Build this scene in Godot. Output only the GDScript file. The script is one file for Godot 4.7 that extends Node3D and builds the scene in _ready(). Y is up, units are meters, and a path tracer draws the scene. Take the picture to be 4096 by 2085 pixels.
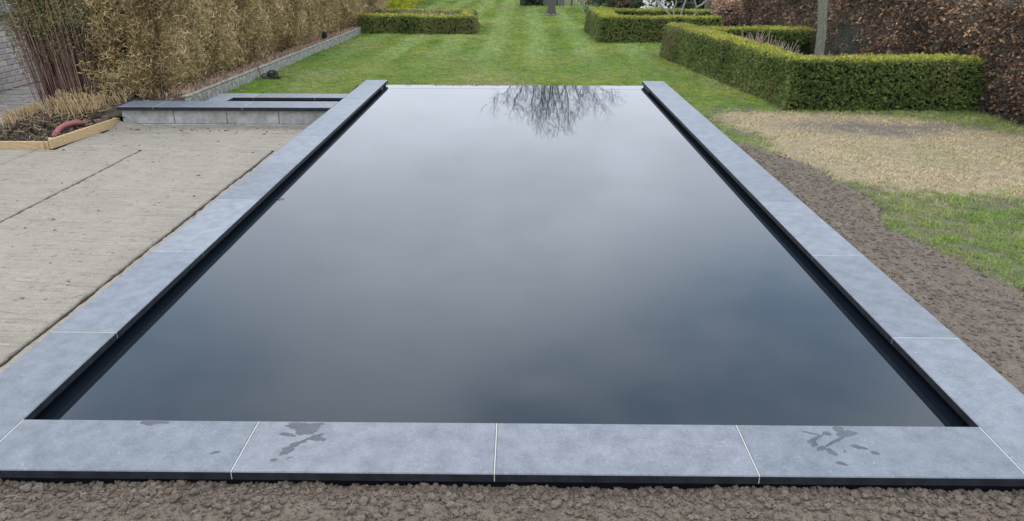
extends Node3D
# A long dark overflow pool with bluestone coping in a hedged garden, seen from the near end under an overcast sky.

var rng := RandomNumberGenerator.new()
var used := {}
var M := {}
var n1 := FastNoiseLite.new()
var n2 := FastNoiseLite.new()
var n3 := FastNoiseLite.new()
const G := -0.08          # lawn level; the coping tops are at 0
const CL := -0.26         # concrete terrace level
const WATER := -0.075

# ------------------------------------------------------------------ small helpers
func numbered(called: String) -> String:
	if not used.has(called):
		used[called] = 0
		return called
	used[called] += 1
	return "%s_%03d" % [called, used[called]]

func tag(o: Node3D, label := "", category := "", group := "", kind := "") -> Node3D:
	if label: o.set_meta("label", label)
	if category: o.set_meta("category", category)
	if group: o.set_meta("group", group)
	if kind: o.set_meta("kind", kind)
	return o

func thing(called: String, label: String, category: String, at := Vector3.ZERO, turn := 0.0, group := "") -> Node3D:
	var o := Node3D.new()
	o.name = numbered(called)
	add_child(o)
	o.position = at
	o.rotation.y = turn
	tag(o, label, category, group)
	return o

func put(called: String, mesh: Mesh, mat: Material, parent: Node = null) -> MeshInstance3D:
	var o := MeshInstance3D.new()
	o.mesh = mesh
	if mat: o.material_override = null
	if mat:
		for k in mesh.get_surface_count():
			if mesh.surface_get_material(k) == null:
				mesh.surface_set_material(k, mat)
	if parent == null:
		o.name = numbered(called)
		add_child(o)
	else:
		o.name = called
		parent.add_child(o, true)
	return o

func inst(called: String, mesh: Mesh, parent: Node, at: Vector3, basis := Basis()) -> MeshInstance3D:
	var o := MeshInstance3D.new()
	o.mesh = mesh
	o.name = called
	parent.add_child(o, true)
	o.transform = Transform3D(basis, at)
	return o

func scatter(called: String, mesh: Mesh, mat: Material, xf: Array, cols: Array, parent: Node = null) -> MultiMeshInstance3D:
	var mm := MultiMesh.new()
	mm.transform_format = MultiMesh.TRANSFORM_3D
	mm.use_colors = true
	mm.mesh = mesh
	for k in mesh.get_surface_count():
		mesh.surface_set_material(k, mat)
	mm.instance_count = xf.size()
	for i in xf.size():
		mm.set_instance_transform(i, xf[i])
		mm.set_instance_color(i, cols[i])
	var o := MultiMeshInstance3D.new()
	o.multimesh = mm
	if parent == null:
		o.name = numbered(called)
		add_child(o)
	else:
		o.name = called
		parent.add_child(o, true)
	o.set_meta("kind", "stuff")
	return o

func tool() -> SurfaceTool:
	var st := SurfaceTool.new()
	st.begin(Mesh.PRIMITIVE_TRIANGLES)
	return st

func lin(r: float, g: float, b: float) -> Color:      # a real-world base colour for albedo_color
	return Color(r, g, b).linear_to_srgb()

func mat(r: float, g: float, b: float, rough := 0.85, spec := 0.4) -> StandardMaterial3D:
	var m := StandardMaterial3D.new()
	m.albedo_color = lin(r, g, b)
	m.roughness = rough
	m.metallic_specular = spec
	return m

func leafmat(rough := 0.6, back := 0.3) -> StandardMaterial3D:
	var m := StandardMaterial3D.new()
	m.albedo_color = Color.WHITE
	m.vertex_color_use_as_albedo = true
	m.roughness = rough
	m.metallic_specular = 0.3
	m.cull_mode = BaseMaterial3D.CULL_DISABLED
	if back > 0.0:
		m.backlight_enabled = true
		m.backlight = Color(back, back, back)
	return m

# corners counter-clockwise as seen from outside
func quad(st: SurfaceTool, a: Vector3, b: Vector3, c: Vector3, d: Vector3) -> void:
	for v in [a, c, b, a, d, c]:
		st.add_vertex(v)

func quad_uv(st: SurfaceTool, p: Array, uv: Array) -> void:
	for k in [0, 2, 1, 0, 3, 2]:
		st.set_uv(uv[k])
		st.add_vertex(p[k])

func box(st: SurfaceTool, lo: Vector3, hi: Vector3) -> void:
	var a := lo
	var b := hi
	quad(st, Vector3(a.x, a.y, b.z), Vector3(b.x, a.y, b.z), Vector3(b.x, b.y, b.z), Vector3(a.x, b.y, b.z))
	quad(st, Vector3(b.x, a.y, a.z), Vector3(a.x, a.y, a.z), Vector3(a.x, b.y, a.z), Vector3(b.x, b.y, a.z))
	quad(st, Vector3(b.x, a.y, b.z), Vector3(b.x, a.y, a.z), Vector3(b.x, b.y, a.z), Vector3(b.x, b.y, b.z))
	quad(st, Vector3(a.x, a.y, a.z), Vector3(a.x, a.y, b.z), Vector3(a.x, b.y, b.z), Vector3(a.x, b.y, a.z))
	quad(st, Vector3(a.x, b.y, b.z), Vector3(b.x, b.y, b.z), Vector3(b.x, b.y, a.z), Vector3(a.x, b.y, a.z))
	quad(st, Vector3(a.x, a.y, a.z), Vector3(b.x, a.y, a.z), Vector3(b.x, a.y, b.z), Vector3(a.x, a.y, b.z))

# chamfered box round the origin, used for bricks, pavers, boards and blocks
func cham_mesh(sx: float, sy: float, sz: float, c: float, wob := 0.0) -> ArrayMesh:
	var st := tool()
	var x := sx / 2
	var y := sy / 2
	var z := sz / 2
	var P := func(i: int, j: int, k: int, ax: int) -> Vector3:
		var v := Vector3(i * x, j * y, k * z)
		if ax != 0: v.x -= i * c
		if ax != 1: v.y -= j * c
		if ax != 2: v.z -= k * c
		return v + Vector3(sin(i * 3.1 + j * 5.7 + k * 1.3 + wob * 91.0), sin(i * 1.7 + j * 2.9 + k * 4.1 + wob * 57.0), sin(i * 2.3 + j * 1.1 + k * 7.7 + wob * 33.0)) * wob * 0.35
	for s in [-1, 1]:
		var f0 := [P.call(s, -1, -s, 0), P.call(s, 1, -s, 0), P.call(s, 1, s, 0), P.call(s, -1, s, 0)]
		quad(st, f0[3], f0[0], f0[1], f0[2])
		var f1 := [P.call(-1, s, s, 1), P.call(1, s, s, 1), P.call(1, s, -s, 1), P.call(-1, s, -s, 1)]
		quad(st, f1[0], f1[1], f1[2], f1[3])
		var f2 := [P.call(-s, -1, s, 2), P.call(s, -1, s, 2), P.call(s, 1, s, 2), P.call(-s, 1, s, 2)]
		quad(st, f2[0], f2[1], f2[2], f2[3])
	for s in [-1, 1]:
		for t in [-1, 1]:
			var e0 := [P.call(s, t, -1, 0), P.call(s, t, 1, 0), P.call(s, t, 1, 1), P.call(s, t, -1, 1)]
			var e1 := [P.call(s, -1, t, 0), P.call(s, 1, t, 0), P.call(s, 1, t, 2), P.call(s, -1, t, 2)]
			var e2 := [P.call(-1, s, t, 1), P.call(1, s, t, 1), P.call(1, s, t, 2), P.call(-1, s, t, 2)]
			if s * t < 0: quad(st, e0[0], e0[1], e0[2], e0[3])
			else: quad(st, e0[3], e0[2], e0[1], e0[0])
			if s * t < 0: quad(st, e1[3], e1[2], e1[1], e1[0])
			else: quad(st, e1[0], e1[1], e1[2], e1[3])
			if s * t < 0: quad(st, e2[0], e2[1], e2[2], e2[3])
			else: quad(st, e2[3], e2[2], e2[1], e2[0])
	for i in [-1, 1]:
		for j in [-1, 1]:
			for k in [-1, 1]:
				for v in [P.call(i, j, k, 0), P.call(i, j, k, 1), P.call(i, j, k, 2)]:
					st.add_vertex(v)
	return st.commit()

func tube(st: SurfaceTool, pts: Array, radii: Array, sides := 6, cap := true) -> void:
	var rings := []
	var norms := []
	var up := Vector3(0.31, 0.11, 0.94).normalized()
	for i in pts.size():
		var d: Vector3 = (pts[mini(i + 1, pts.size() - 1)] - pts[maxi(i - 1, 0)]).normalized()
		var x := d.cross(up)
		if x.length() < 0.05: x = d.cross(Vector3.RIGHT)
		x = x.normalized()
		var y := x.cross(d).normalized()
		up = y if absf(d.dot(up)) > 0.9 else up
		var ring := []
		var nn := []
		for k in sides:
			var a := TAU * k / sides
			var n := x * cos(a) + y * sin(a)
			nn.append(n)
			ring.append(pts[i] + n * radii[i])
		rings.append(ring)
		norms.append(nn)
	for i in pts.size() - 1:
		for k in sides:
			var l := (k + 1) % sides
			for q in [[i, k], [i, l], [i + 1, l], [i, k], [i + 1, l], [i + 1, k]]:
				st.set_normal(norms[q[0]][q[1]])
				st.add_vertex(rings[q[0]][q[1]])
	if cap:
		for e in [0, pts.size() - 1]:
			var d2: Vector3 = (pts[e] - pts[1 if e == 0 else e - 1]).normalized()
			for k in sides:
				for v in [pts[e], rings[e][k], rings[e][(k + 1) % sides]]:
					st.set_normal(d2)
					st.add_vertex(v)

func noise(seed_: int, freq: float, oct := 4, type := FastNoiseLite.TYPE_SIMPLEX_SMOOTH) -> FastNoiseLite:
	var n := FastNoiseLite.new()
	n.seed = seed_
	n.frequency = freq
	n.noise_type = type
	n.fractal_type = FastNoiseLite.FRACTAL_FBM
	n.fractal_octaves = oct
	return n

func smooth(a: float, b: float, x: float) -> float:
	return smoothstep(a, b, x)

# ------------------------------------------------------------------ computed textures
func bytes_of(n: FastNoiseLite, s: int) -> PackedByteArray:
	var im := n.get_seamless_image(s, s)
	im.convert(Image.FORMAT_L8)
	return im.get_data()

# a grey picture of multipliers (sRGB bytes) mixing noises, with strokes laid on it
func speckle_image(s: int, seed_: int, freqs: Array, amps: Array, tint_a: Color, tint_b: Color, gain := 1.6) -> Image:
	var layers := []
	for k in freqs.size():
		layers.append(bytes_of(noise(seed_ + k, freqs[k], 4), s))
	var data := PackedByteArray()
	data.resize(s * s * 3)
	var lut := PackedByteArray()
	lut.resize(256 * 3)
	for v in 256:
		var c := tint_a.lerp(tint_b, v / 255.0).linear_to_srgb()
		lut[v * 3] = int(c.r * 255)
		lut[v * 3 + 1] = int(c.g * 255)
		lut[v * 3 + 2] = int(c.b * 255)
	var nl := layers.size()
	for i in s * s:
		var t := 0.0
		for k in nl:
			t += (layers[k][i] - 128.0) * amps[k]
		var v := clampi(int(128.0 + t * gain), 0, 255) * 3
		data[i * 3] = lut[v]
		data[i * 3 + 1] = lut[v + 1]
		data[i * 3 + 2] = lut[v + 2]
	return Image.create_from_data(s, s, false, Image.FORMAT_RGB8, data)

func stroke(im: Image, x: float, y: float, ang: float, len_: int, bend: float, c: Color, strength: float, wide := 0) -> void:
	var s := im.get_width()
	for k in len_:
		x += cos(ang)
		y += sin(ang)
		ang += bend
		var f := strength * sin(PI * (k + 0.5) / len_)
		for w in range(-wide, wide + 1):
			var px := posmod(int(x + w * -sin(ang)), s)
			var py := posmod(int(y + w * cos(ang)), s)
			im.set_pixel(px, py, im.get_pixel(px, py).lerp(c, f))

func tex(im: Image) -> ImageTexture:
	im.generate_mipmaps()
	return ImageTexture.create_from_image(im)

func tri(m: StandardMaterial3D, metres: float) -> StandardMaterial3D:
	m.uv1_triplanar = true
	m.uv1_world_triplanar = true
	m.uv1_scale = Vector3.ONE / metres
	return m

func make_materials() -> void:
	# bluestone, honed and brushed: mottled blue grey with pale fossil flecks
	var s := speckle_image(1024, 11, [0.006, 0.014, 0.08], [0.26, 0.36, 0.34], Color(0.060, 0.064, 0.075), Color(0.168, 0.172, 0.185), 1.2)
	for k in 1300:
		var pale := lin(0.29, 0.295, 0.30)
		stroke(s, rng.randf() * 1024, rng.randf() * 1024, rng.randfn(0.0, 0.9), rng.randi_range(3, 17), rng.randfn(0, 0.07), pale, rng.randf_range(0.15, 0.75), 1 if rng.randf() < 0.08 else 0)
	for k in 420:
		stroke(s, rng.randf() * 1024, rng.randf() * 1024, rng.randf() * TAU, rng.randi_range(20, 60), rng.randfn(0, 0.02), lin(0.36, 0.37, 0.39), rng.randf_range(0.1, 0.35))
	for k in 70:
		stroke(s, rng.randf() * 1024, rng.randf() * 1024, rng.randf() * TAU, rng.randi_range(2, 6), 0.0, lin(0.06, 0.065, 0.075), 0.6, 1)
	var st := StandardMaterial3D.new()
	st.albedo_texture = tex(s)
	st.roughness = 0.52
	st.metallic_specular = 0.42
	var hn := NoiseTexture2D.new()
	hn.width = 512
	hn.height = 512
	hn.seamless = true
	hn.noise = noise(5, 0.05, 5)
	st.heightmap_enabled = true
	st.heightmap_texture = hn
	st.heightmap_scale = 0.12
	M.stone = st
	M.stones = [st]
	for t in [Color(0.92, 0.925, 0.93), Color(0.985, 0.972, 0.972), Color(1.05, 1.05, 1.045), Color(0.955, 0.96, 0.975)]:
		var sv: StandardMaterial3D = st.duplicate()
		sv.albedo_color = t
		M.stones.append(sv)
	M.wet = st.duplicate()
	M.wet.albedo_color = Color(0.71, 0.695, 0.70)
	M.wet.roughness = 0.42
	M.wet.metallic_specular = 0.3
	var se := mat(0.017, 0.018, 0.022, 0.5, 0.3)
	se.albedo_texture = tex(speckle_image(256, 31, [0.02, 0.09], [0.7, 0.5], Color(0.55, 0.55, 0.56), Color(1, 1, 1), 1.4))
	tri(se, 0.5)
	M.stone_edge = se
	M.grout = mat(0.33, 0.32, 0.275, 0.95, 0.2)
	M.grout_grey = mat(0.31, 0.31, 0.30, 0.95, 0.2)
	M.liner = mat(0.004, 0.0045, 0.006, 0.8, 0.15)
	# water
	var w := mat(0.005, 0.007, 0.010, 0.012, 0.354)
	var wn := NoiseTexture2D.new()
	wn.width = 1024
	wn.height = 1024
	wn.seamless = true
	wn.as_normal_map = true
	wn.bump_strength = 6.0
	wn.noise = noise(9, 0.008, 4)
	w.normal_enabled = true
	w.normal_texture = wn
	w.normal_scale = 0.012
	tri(w, 2.2)
	M.water = w
	# rough concrete with tamping marks
	var c := speckle_image(1024, 41, [0.005, 0.03, 0.16], [0.20, 0.22, 0.50], Color(0.138, 0.114, 0.088), Color(0.254, 0.216, 0.171), 1.15)
	var ch := speckle_image(1024, 47, [0.012, 0.06, 0.2], [0.35, 0.45, 0.35], Color(0.10, 0.10, 0.10), Color(0.7, 0.7, 0.7), 1.3)
	for k in 420:
		var x := rng.randf() * 1024
		var y := rng.randf() * 1024
		var a := rng.randfn(-0.25, 0.5)
		var l := int(rng.randf_range(8, 30) * (2.2 if rng.randf() < 0.06 else 1.0))
		var bd := rng.randfn(0, 0.03)
		var f := rng.randf_range(0.2, 0.75)
		var wd := rng.randi_range(1, 5)
		stroke(c, x, y, a, l, bd, lin(0.085, 0.073, 0.060), f * 0.45, maxi(wd - 2, 0))
		stroke(ch, x, y, a, l, bd, Color(0, 0, 0), f, wd)
	for k in 420:
		var x := rng.randf() * 1024
		var y := rng.randf() * 1024
		var a := rng.randfn(0.10, 0.07)
		var l := rng.randi_range(60, 260)
		var dark := rng.randf() < 0.55
		stroke(c, x, y, a, l, rng.randfn(0, 0.001), lin(0.11, 0.097, 0.08) if dark else lin(0.33, 0.30, 0.255), rng.randf_range(0.12, 0.38), rng.randi_range(0, 2))
		stroke(ch, x, y, a, l, 0.0, Color(0, 0, 0) if dark else Color(1, 1, 1), rng.randf_range(0.1, 0.4), 1)
	for k in 900:
		stroke(c, rng.randf() * 1024, rng.randf() * 1024, rng.randfn(0, 0.5), rng.randi_range(3, 16), rng.randfn(0, 0.1), lin(0.40, 0.37, 0.32), rng.randf_range(0.15, 0.5), 1)
	var cm := StandardMaterial3D.new()
	cm.albedo_texture = tex(c)
	cm.roughness = 0.92
	cm.metallic_specular = 0.3
	cm.heightmap_enabled = true
	cm.heightmap_texture = tex(ch)
	cm.heightmap_scale = 2.2
	tri(cm, 2.3)
	M.concrete = cm
	# smoother mortar-washed blocks
	var bl := StandardMaterial3D.new()
	var bi := speckle_image(512, 53, [0.008, 0.03, 0.12], [0.7, 0.5, 0.25], Color(0.18, 0.173, 0.155), Color(0.34, 0.33, 0.305), 1.2)
	for k in 26:
		stroke(bi, rng.randf() * 512, rng.randf() * 512, rng.randfn(-0.7, 0.3), rng.randi_range(8, 34), rng.randfn(0, 0.02), lin(0.075, 0.07, 0.065), rng.randf_range(0.2, 0.7), 1)
	bl.albedo_texture = tex(bi)
	bl.roughness = 0.9
	bl.metallic_specular = 0.3
	tri(bl, 1.3)
	M.block = bl
	M.stake = tri(mat(0.9, 0.9, 0.9, 0.9, 0.3), 0.7)
	M.stake.albedo_texture = tex(speckle_image(512, 59, [0.01, 0.05, 0.2], [0.7, 0.5, 0.2], Color(0.095, 0.092, 0.075), Color(0.35, 0.335, 0.29), 1.5))
	# soil
	var so := StandardMaterial3D.new()
	so.albedo_texture = tex(speckle_image(1024, 61, [0.006, 0.04, 0.18], [0.4, 0.45, 0.6], Color(0.048, 0.037, 0.028), Color(0.132, 0.102, 0.077), 1.4))
	so.roughness = 0.95
	so.metallic_specular = 0.25
	tri(so, 1.1)
	M.soil = so
	M.clod = leafmat(0.95, 0.0)
	M.clod.metallic_specular = 0.25
	M.clod.albedo_texture = tex(speckle_image(256, 67, [0.03, 0.12], [0.6, 0.6], Color(0.55, 0.55, 0.55), Color(1, 1, 1), 1.5))
	tri(M.clod, 0.12)
	# lawn ground: vertex colours times a fine speckle
	var lw := leafmat(0.9, 0.0)
	lw.albedo_texture = tex(speckle_image(1024, 71, [0.01, 0.06, 0.22], [0.35, 0.5, 0.6], Color(0.35, 0.35, 0.33), Color(1, 1, 1), 1.5))
	tri(lw, 1.7)
	M.lawn = lw
	M.ground = tri(mat(0.075, 0.10, 0.03, 0.95, 0.2), 9.0)
	M.grass = leafmat(0.55, 0.35)
	M.leaf = leafmat(0.5, 0.3)
	M.dry = leafmat(0.7, 0.25)
	M.twig = leafmat(0.8, 0.0)
	M.core_green = mat(0.010, 0.014, 0.006, 0.95, 0.2)
	M.core_brown = mat(0.030, 0.020, 0.015, 0.95, 0.2)
	M.core_grey = mat(0.034, 0.029, 0.025, 0.95, 0.2)
	M.core_lime = mat(0.035, 0.04, 0.006, 0.95, 0.2)
	# timber
	var wd2 := noise(83, 0.02, 4)
	wd2.domain_warp_enabled = true
	wd2.domain_warp_amplitude = 14.0
	var wi := speckle_image(256, 83, [0.03, 0.15], [0.7, 0.3], Color(0.27, 0.175, 0.085), Color(0.46, 0.325, 0.175), 1.3)
	wi.resize(1024, 256)
	M.wood = tri(mat(1, 1, 1, 0.75, 0.35), 1.0)
	M.wood.albedo_texture = tex(wi)
	M.wood.uv1_scale = Vector3(1.0, 6.0, 1.0)
	M.greywood = tri(mat(1, 1, 1, 0.85, 0.3), 0.8)
	M.greywood.albedo_texture = tex(speckle_image(256, 87, [0.03, 0.15], [0.7, 0.4], Color(0.07, 0.06, 0.05), Color(0.2, 0.18, 0.155), 1.3))
	M.bark = tri(mat(1, 1, 1, 0.9, 0.25), 0.35)
	M.bark.albedo_texture = tex(speckle_image(512, 91, [0.02, 0.07, 0.2], [0.5, 0.5, 0.4], Color(0.075, 0.073, 0.05), Color(0.23, 0.225, 0.165), 1.4))
	M.bark.uv1_scale = Vector3(5, 0.9, 5)
	M.bark.heightmap_enabled = true
	M.bark.heightmap_texture = hn
	M.bark.heightmap_scale = 0.8
	M.greybark = mat(0.085, 0.078, 0.068, 0.9, 0.25)
	M.palebark = mat(0.21, 0.19, 0.165, 0.85, 0.3)
	M.dirt = tri(mat(1, 1, 1, 0.95, 0.2), 0.6)
	M.dirt.albedo_texture = tex(speckle_image(512, 97, [0.01, 0.05, 0.2], [0.4, 0.5, 0.6], Color(0.018, 0.013, 0.010), Color(0.105, 0.080, 0.060), 1.4))
	M.bed = tri(mat(1, 1, 1, 0.95, 0.2), 0.6)
	M.bed.albedo_texture = tex(speckle_image(512, 99, [0.01, 0.05, 0.2], [0.4, 0.5, 0.6], Color(0.07, 0.05, 0.038), Color(0.24, 0.175, 0.13), 1.4))
	M.black = mat(0.008, 0.008, 0.009, 0.5, 0.4)
	M.sill = mat(0.035, 0.038, 0.043, 0.6, 0.4)
	M.mortar = tri(mat(1, 1, 1, 0.95, 0.2), 0.5)
	M.mortar.albedo_texture = tex(speckle_image(256, 103, [0.03, 0.15], [0.6, 0.4], Color(0.45, 0.44, 0.42), Color(0.66, 0.65, 0.62), 1.2))
	M.paver = []
	M.brick = []
	var grain := tex(speckle_image(256, 107, [0.02, 0.12], [0.6, 0.6], Color(0.6, 0.6, 0.6), Color(1, 1, 1), 1.4))
	for t in [[0.47, 0.37, 0.305], [0.43, 0.36, 0.31], [0.52, 0.435, 0.375], [0.36, 0.315, 0.29], [0.45, 0.40, 0.355]]:
		var bm := tri(mat(t[0], t[1], t[2], 0.9, 0.3), 0.3)
		bm.albedo_texture = grain
		M.brick.append(bm)
	for t in [[0.25, 0.212, 0.18], [0.205, 0.178, 0.156], [0.28, 0.24, 0.205], [0.24, 0.212, 0.188]]:
		var pm := tri(mat(t[0], t[1], t[2], 0.92, 0.25), 0.3)
		pm.albedo_texture = grain
		M.paver.append(pm)

# ------------------------------------------------------------------ stone slabs and the pool
func slab(called: String, x0: float, x1: float, z0: float, z1: float, y: float, th: float, parent: Node, top: Material = null) -> MeshInstance3D:
	var b := 0.004
	var st := tool()
	var off := Vector2(rng.randf(), rng.randf())
	var rot := rng.randi_range(0, 3)
	var U := func(v: Vector3) -> Vector2:
		var p := Vector2(v.x, v.z) / 1.5
		if rot % 2 == 1: p = Vector2(p.y, -p.x)
		if rot > 1: p = -p
		return p + off
	var a := [Vector3(x0 + b, y, z1 - b), Vector3(x1 - b, y, z1 - b), Vector3(x1 - b, y, z0 + b), Vector3(x0 + b, y, z0 + b)]
	var e := [Vector3(x0, y - b, z1), Vector3(x1, y - b, z1), Vector3(x1, y - b, z0), Vector3(x0, y - b, z0)]
	quad_uv(st, a, a.map(U))
	for k in 4:
		var l := (k + 1) % 4
		var p := [e[k], e[l], a[l], a[k]]
		quad_uv(st, p, p.map(U))
	st.set_material(top if top else M.stones[rng.randi_range(0, 4)])
	var mesh := st.commit()
	st = tool()
	var d := Vector3(0, th - b, 0)
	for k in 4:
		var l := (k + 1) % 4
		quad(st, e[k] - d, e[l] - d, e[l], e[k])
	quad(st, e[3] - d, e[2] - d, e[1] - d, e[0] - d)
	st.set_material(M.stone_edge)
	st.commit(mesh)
	return put(called, mesh, null, parent)

func film(parent: Node, blobs: Array, y: float) -> void:
	# a wet patch: thin overlapping sheets of water soaked into the stone, each a hair above the last
	var i := 0
	for b in blobs:
		var st := tool()
		var ring := []
		var ph := rng.randf() * 50.0
		for k in 64:
			var t := TAU * k / 64.0
			var r := 1.0 + 0.85 * n2.get_noise_2d(cos(t) * 14 + ph * 40, sin(t) * 14) + 0.42 * n2.get_noise_2d(cos(t) * 55 + ph * 90, sin(t) * 55)
			var p := Vector2(cos(t) * b[2] * 0.95, sin(t) * b[3] * 1.1) * r
			p = p.rotated(b[4])
			ring.append(Vector3(b[0] + p.x, y + 0.0004 + i * 0.00003, b[1] + p.y))
		for k in 64:
			for v in [Vector3(b[0], y + 0.0004 + i * 0.00003, b[1]), ring[k], ring[(k + 1) % 64]]:
				st.set_uv(Vector2(v.x, v.z) / 1.5)
				st.add_vertex(v)
		i += 1
		put("wet_patch", st.commit(), M.wet, parent)

func make_pool() -> void:
	var pool := thing("swimming_pool", "long rectangular dark overflow pool framed by blue grey stone coping", "pool")
	var g := 0.0021
	var xs := [-2.0, -1.006, -0.008, 0.991, 2.0]
	var fronts := []
	for k in 4:
		fronts.append(slab("coping_slab", xs[k] + g, xs[k + 1] - g, -2.7584, -2.416, 0.0, 0.037, pool))
	for k in 5:
		var st := tool()
		box(st, Vector3(xs[k] - g, -0.036, -2.757), Vector3(xs[k] + g, -0.0014, -2.4172))
		put("grout_joint", st.commit(), M.grout, pool)
	film(fronts[0], [[-1.42, -2.744, 0.075, 0.012, 0.0], [-1.46, -2.735, 0.03, 0.016, 0.3], [-1.113, -2.532, 0.021, 0.008, -0.4]], 0.0)
	film(fronts[1], [[-0.80, -2.73, 0.095, 0.024, 0.0], [-0.79, -2.685, 0.06, 0.030, -0.3], [-0.855, -2.658, 0.035, 0.010, 0.2], [-0.745, -2.645, 0.05, 0.013, -0.5], [-0.72, -2.632, 0.02, 0.012, 0.0], [-0.80, -2.60, 0.05, 0.017, -0.7], [-0.835, -2.555, 0.035, 0.016, -0.9], [-0.862, -2.492, 0.016, 0.008, 0.0], [-0.81, -2.505, 0.011, 0.005, -0.5]], 0.0)
	film(fronts[3], [[1.405, -2.735, 0.020, 0.018, 0.0], [1.42, -2.700, 0.045, 0.016, -0.2], [1.345, -2.700, 0.022, 0.014, -0.1], [1.30, -2.672, 0.048, 0.007, -0.62], [1.285, -2.70, 0.035, 0.006, 0.35], [1.375, -2.655, 0.07, 0.008, -0.6], [1.265, -2.622, 0.02, 0.022, 0.2], [1.285, -2.595, 0.03, 0.010, -0.6], [1.319, -2.572, 0.014, 0.02, -0.4], [1.372, -2.575, 0.007, 0.010, 0.2], [1.436, -2.607, 0.026, 0.008, 0.45], [1.486, -2.567, 0.016, 0.011, 0.5], [1.333, -2.497, 0.018, 0.010, 0.35]], 0.0)
	var zs := [-2.416, -3.567, -4.738, -5.911, -7.093, -8.275, -9.457, -10.639, -11.80, -12.36]
	for side in [-1, 1]:
		for k in 9:
			var x0: float = -2.342 if side < 0 else 2.0 + g
			var x1: float = -2.0 - g if side < 0 else 2.342
			slab("coping_slab", x0, x1, zs[k + 1] + 0.0026, zs[k] - 0.0026, 0.0, 0.037, pool)
			if k > 0:
				var st := tool()
				box(st, Vector3(x0 + 0.001, -0.036, zs[k] - 0.0026), Vector3(x1 - 0.001, -0.0012, zs[k] + 0.0026))
				put("grout_joint", st.commit(), M.grout if side < 0 and k < 4 else M.grout_grey, pool)
	var fx := [-2.03, -1.0, 0.0, 1.0, 2.03]
	for k in 4:
		slab("overflow_slab", fx[k] + 0.002, fx[k + 1] - 0.002, -12.355, -12.0, WATER + 0.0012, 0.04, pool, M.wetstone)
	for k in [1, 2, 3]:
		var st := tool()
		box(st, Vector3(fx[k] - 0.004, WATER - 0.03, -12.354), Vector3(fx[k] + 0.004, WATER + 0.0020, -12.001))
		put("grout_joint", st.commit(), M.grout, pool)
	# shell: black walls set back under the coping
	var walls := [[Vector3(-2.34, -1.45, -12.35), Vector3(-2.035, -0.0375, -2.43)], [Vector3(2.035, -1.45, -12.35), Vector3(2.34, -0.0375, -2.43)],
		[Vector3(-2.035, -1.45, -2.725), Vector3(2.035, -0.0375, -2.43)], [Vector3(-2.035, -1.45, -12.35), Vector3(2.035, -0.116, -12.02)], [Vector3(-2.3, -1.5, -12.3), Vector3(2.3, -1.451, -2.45)]]
	for q in walls:
		var st := tool()
		box(st, q[0], q[1])
		put("pool_floor" if q == walls[4] else "pool_wall", st.commit(), M.liner, pool)
	# little grey clips in the gutters at the far end
	for q in [[-2.033, -11.95], [2.033, -12.05], [2.033, -11.85]]:
		var st := tool()
		box(st, Vector3(q[0] - 0.012, -0.072, q[1] - 0.05), Vector3(q[0] + 0.012, -0.0385, q[1] + 0.05))
		put("gutter_clip", st.commit(), M.clip, pool)
	var wst := tool()
	quad(wst, Vector3(-2.034, WATER, -2.726), Vector3(2.034, WATER, -2.726), Vector3(2.034, WATER, -12.003), Vector3(-2.034, WATER, -12.003))
	tag(put("pool_water", wst.commit(), M.water), "still dark pool water mirroring the cloudy sky", "water", "", "structure")

# ------------------------------------------------------------------ leaf meshes
func leaf(st: SurfaceTool, at: Vector3, dir: Vector3, side: Vector3, len_: float, wide: float, fold := 0.25, droop := 0.0) -> void:
	var nrm := side.cross(dir).normalized()
	var m := at + dir * len_ * 0.45 + Vector3.DOWN * droop * len_ * 0.3
	var tip := at + dir * len_ + Vector3.DOWN * droop * len_
	var l := m + side * wide * 0.5 + nrm * wide * fold
	var r := m - side * wide * 0.5 + nrm * wide * fold
	for v in [at, l, m, at, m, r, l, tip, m, m, tip, r]:
		st.add_vertex(v)

func rand_dir() -> Vector3:
	var z := rng.randf_range(-1, 1)
	var a := rng.randf() * TAU
	var s := sqrt(1 - z * z)
	return Vector3(s * cos(a), z, s * sin(a))

func perp(d: Vector3) -> Vector3:
	var p := d.cross(rand_dir())
	return p.normalized() if p.length() > 0.01 else d.cross(Vector3.UP).normalized()

func sprig(count: int, len_: float, wide: float, reach: float, spread := 0.8, droop := 0.0) -> ArrayMesh:
	var st := tool()
	for k in count:
		var h := reach * (k + 0.3) / count
		var d := (Vector3.UP * 0.8 + rand_dir() * spread).normalized()
		leaf(st, Vector3(rng.randfn(0, reach * 0.22), h, rng.randfn(0, reach * 0.22)), d, perp(d), len_ * rng.randf_range(0.7, 1.25), wide * rng.randf_range(0.8, 1.2), rng.randf_range(0.05, 0.35), droop)
	return st.commit()

func along(n: Vector3, loose: float) -> Basis:
	var y := (n + rand_dir() * loose).normalized()
	var x := perp(y)
	return Basis(x, y, x.cross(y))

func pick(pal: Array, p: Vector3, patch: float) -> Color:
	var t := clampf(0.5 + n1.get_noise_3d(p.x * 38, p.y * 38, p.z * 38) * patch + rng.randfn(0, 0.22), 0.0, 0.999) * (pal.size() - 1)
	var i := int(t)
	var c: Color = pal[i].lerp(pal[i + 1], t - i)
	var b := rng.randf_range(0.75, 1.25)
	return Color(c.r * b, c.g * b, c.b * b)

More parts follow.
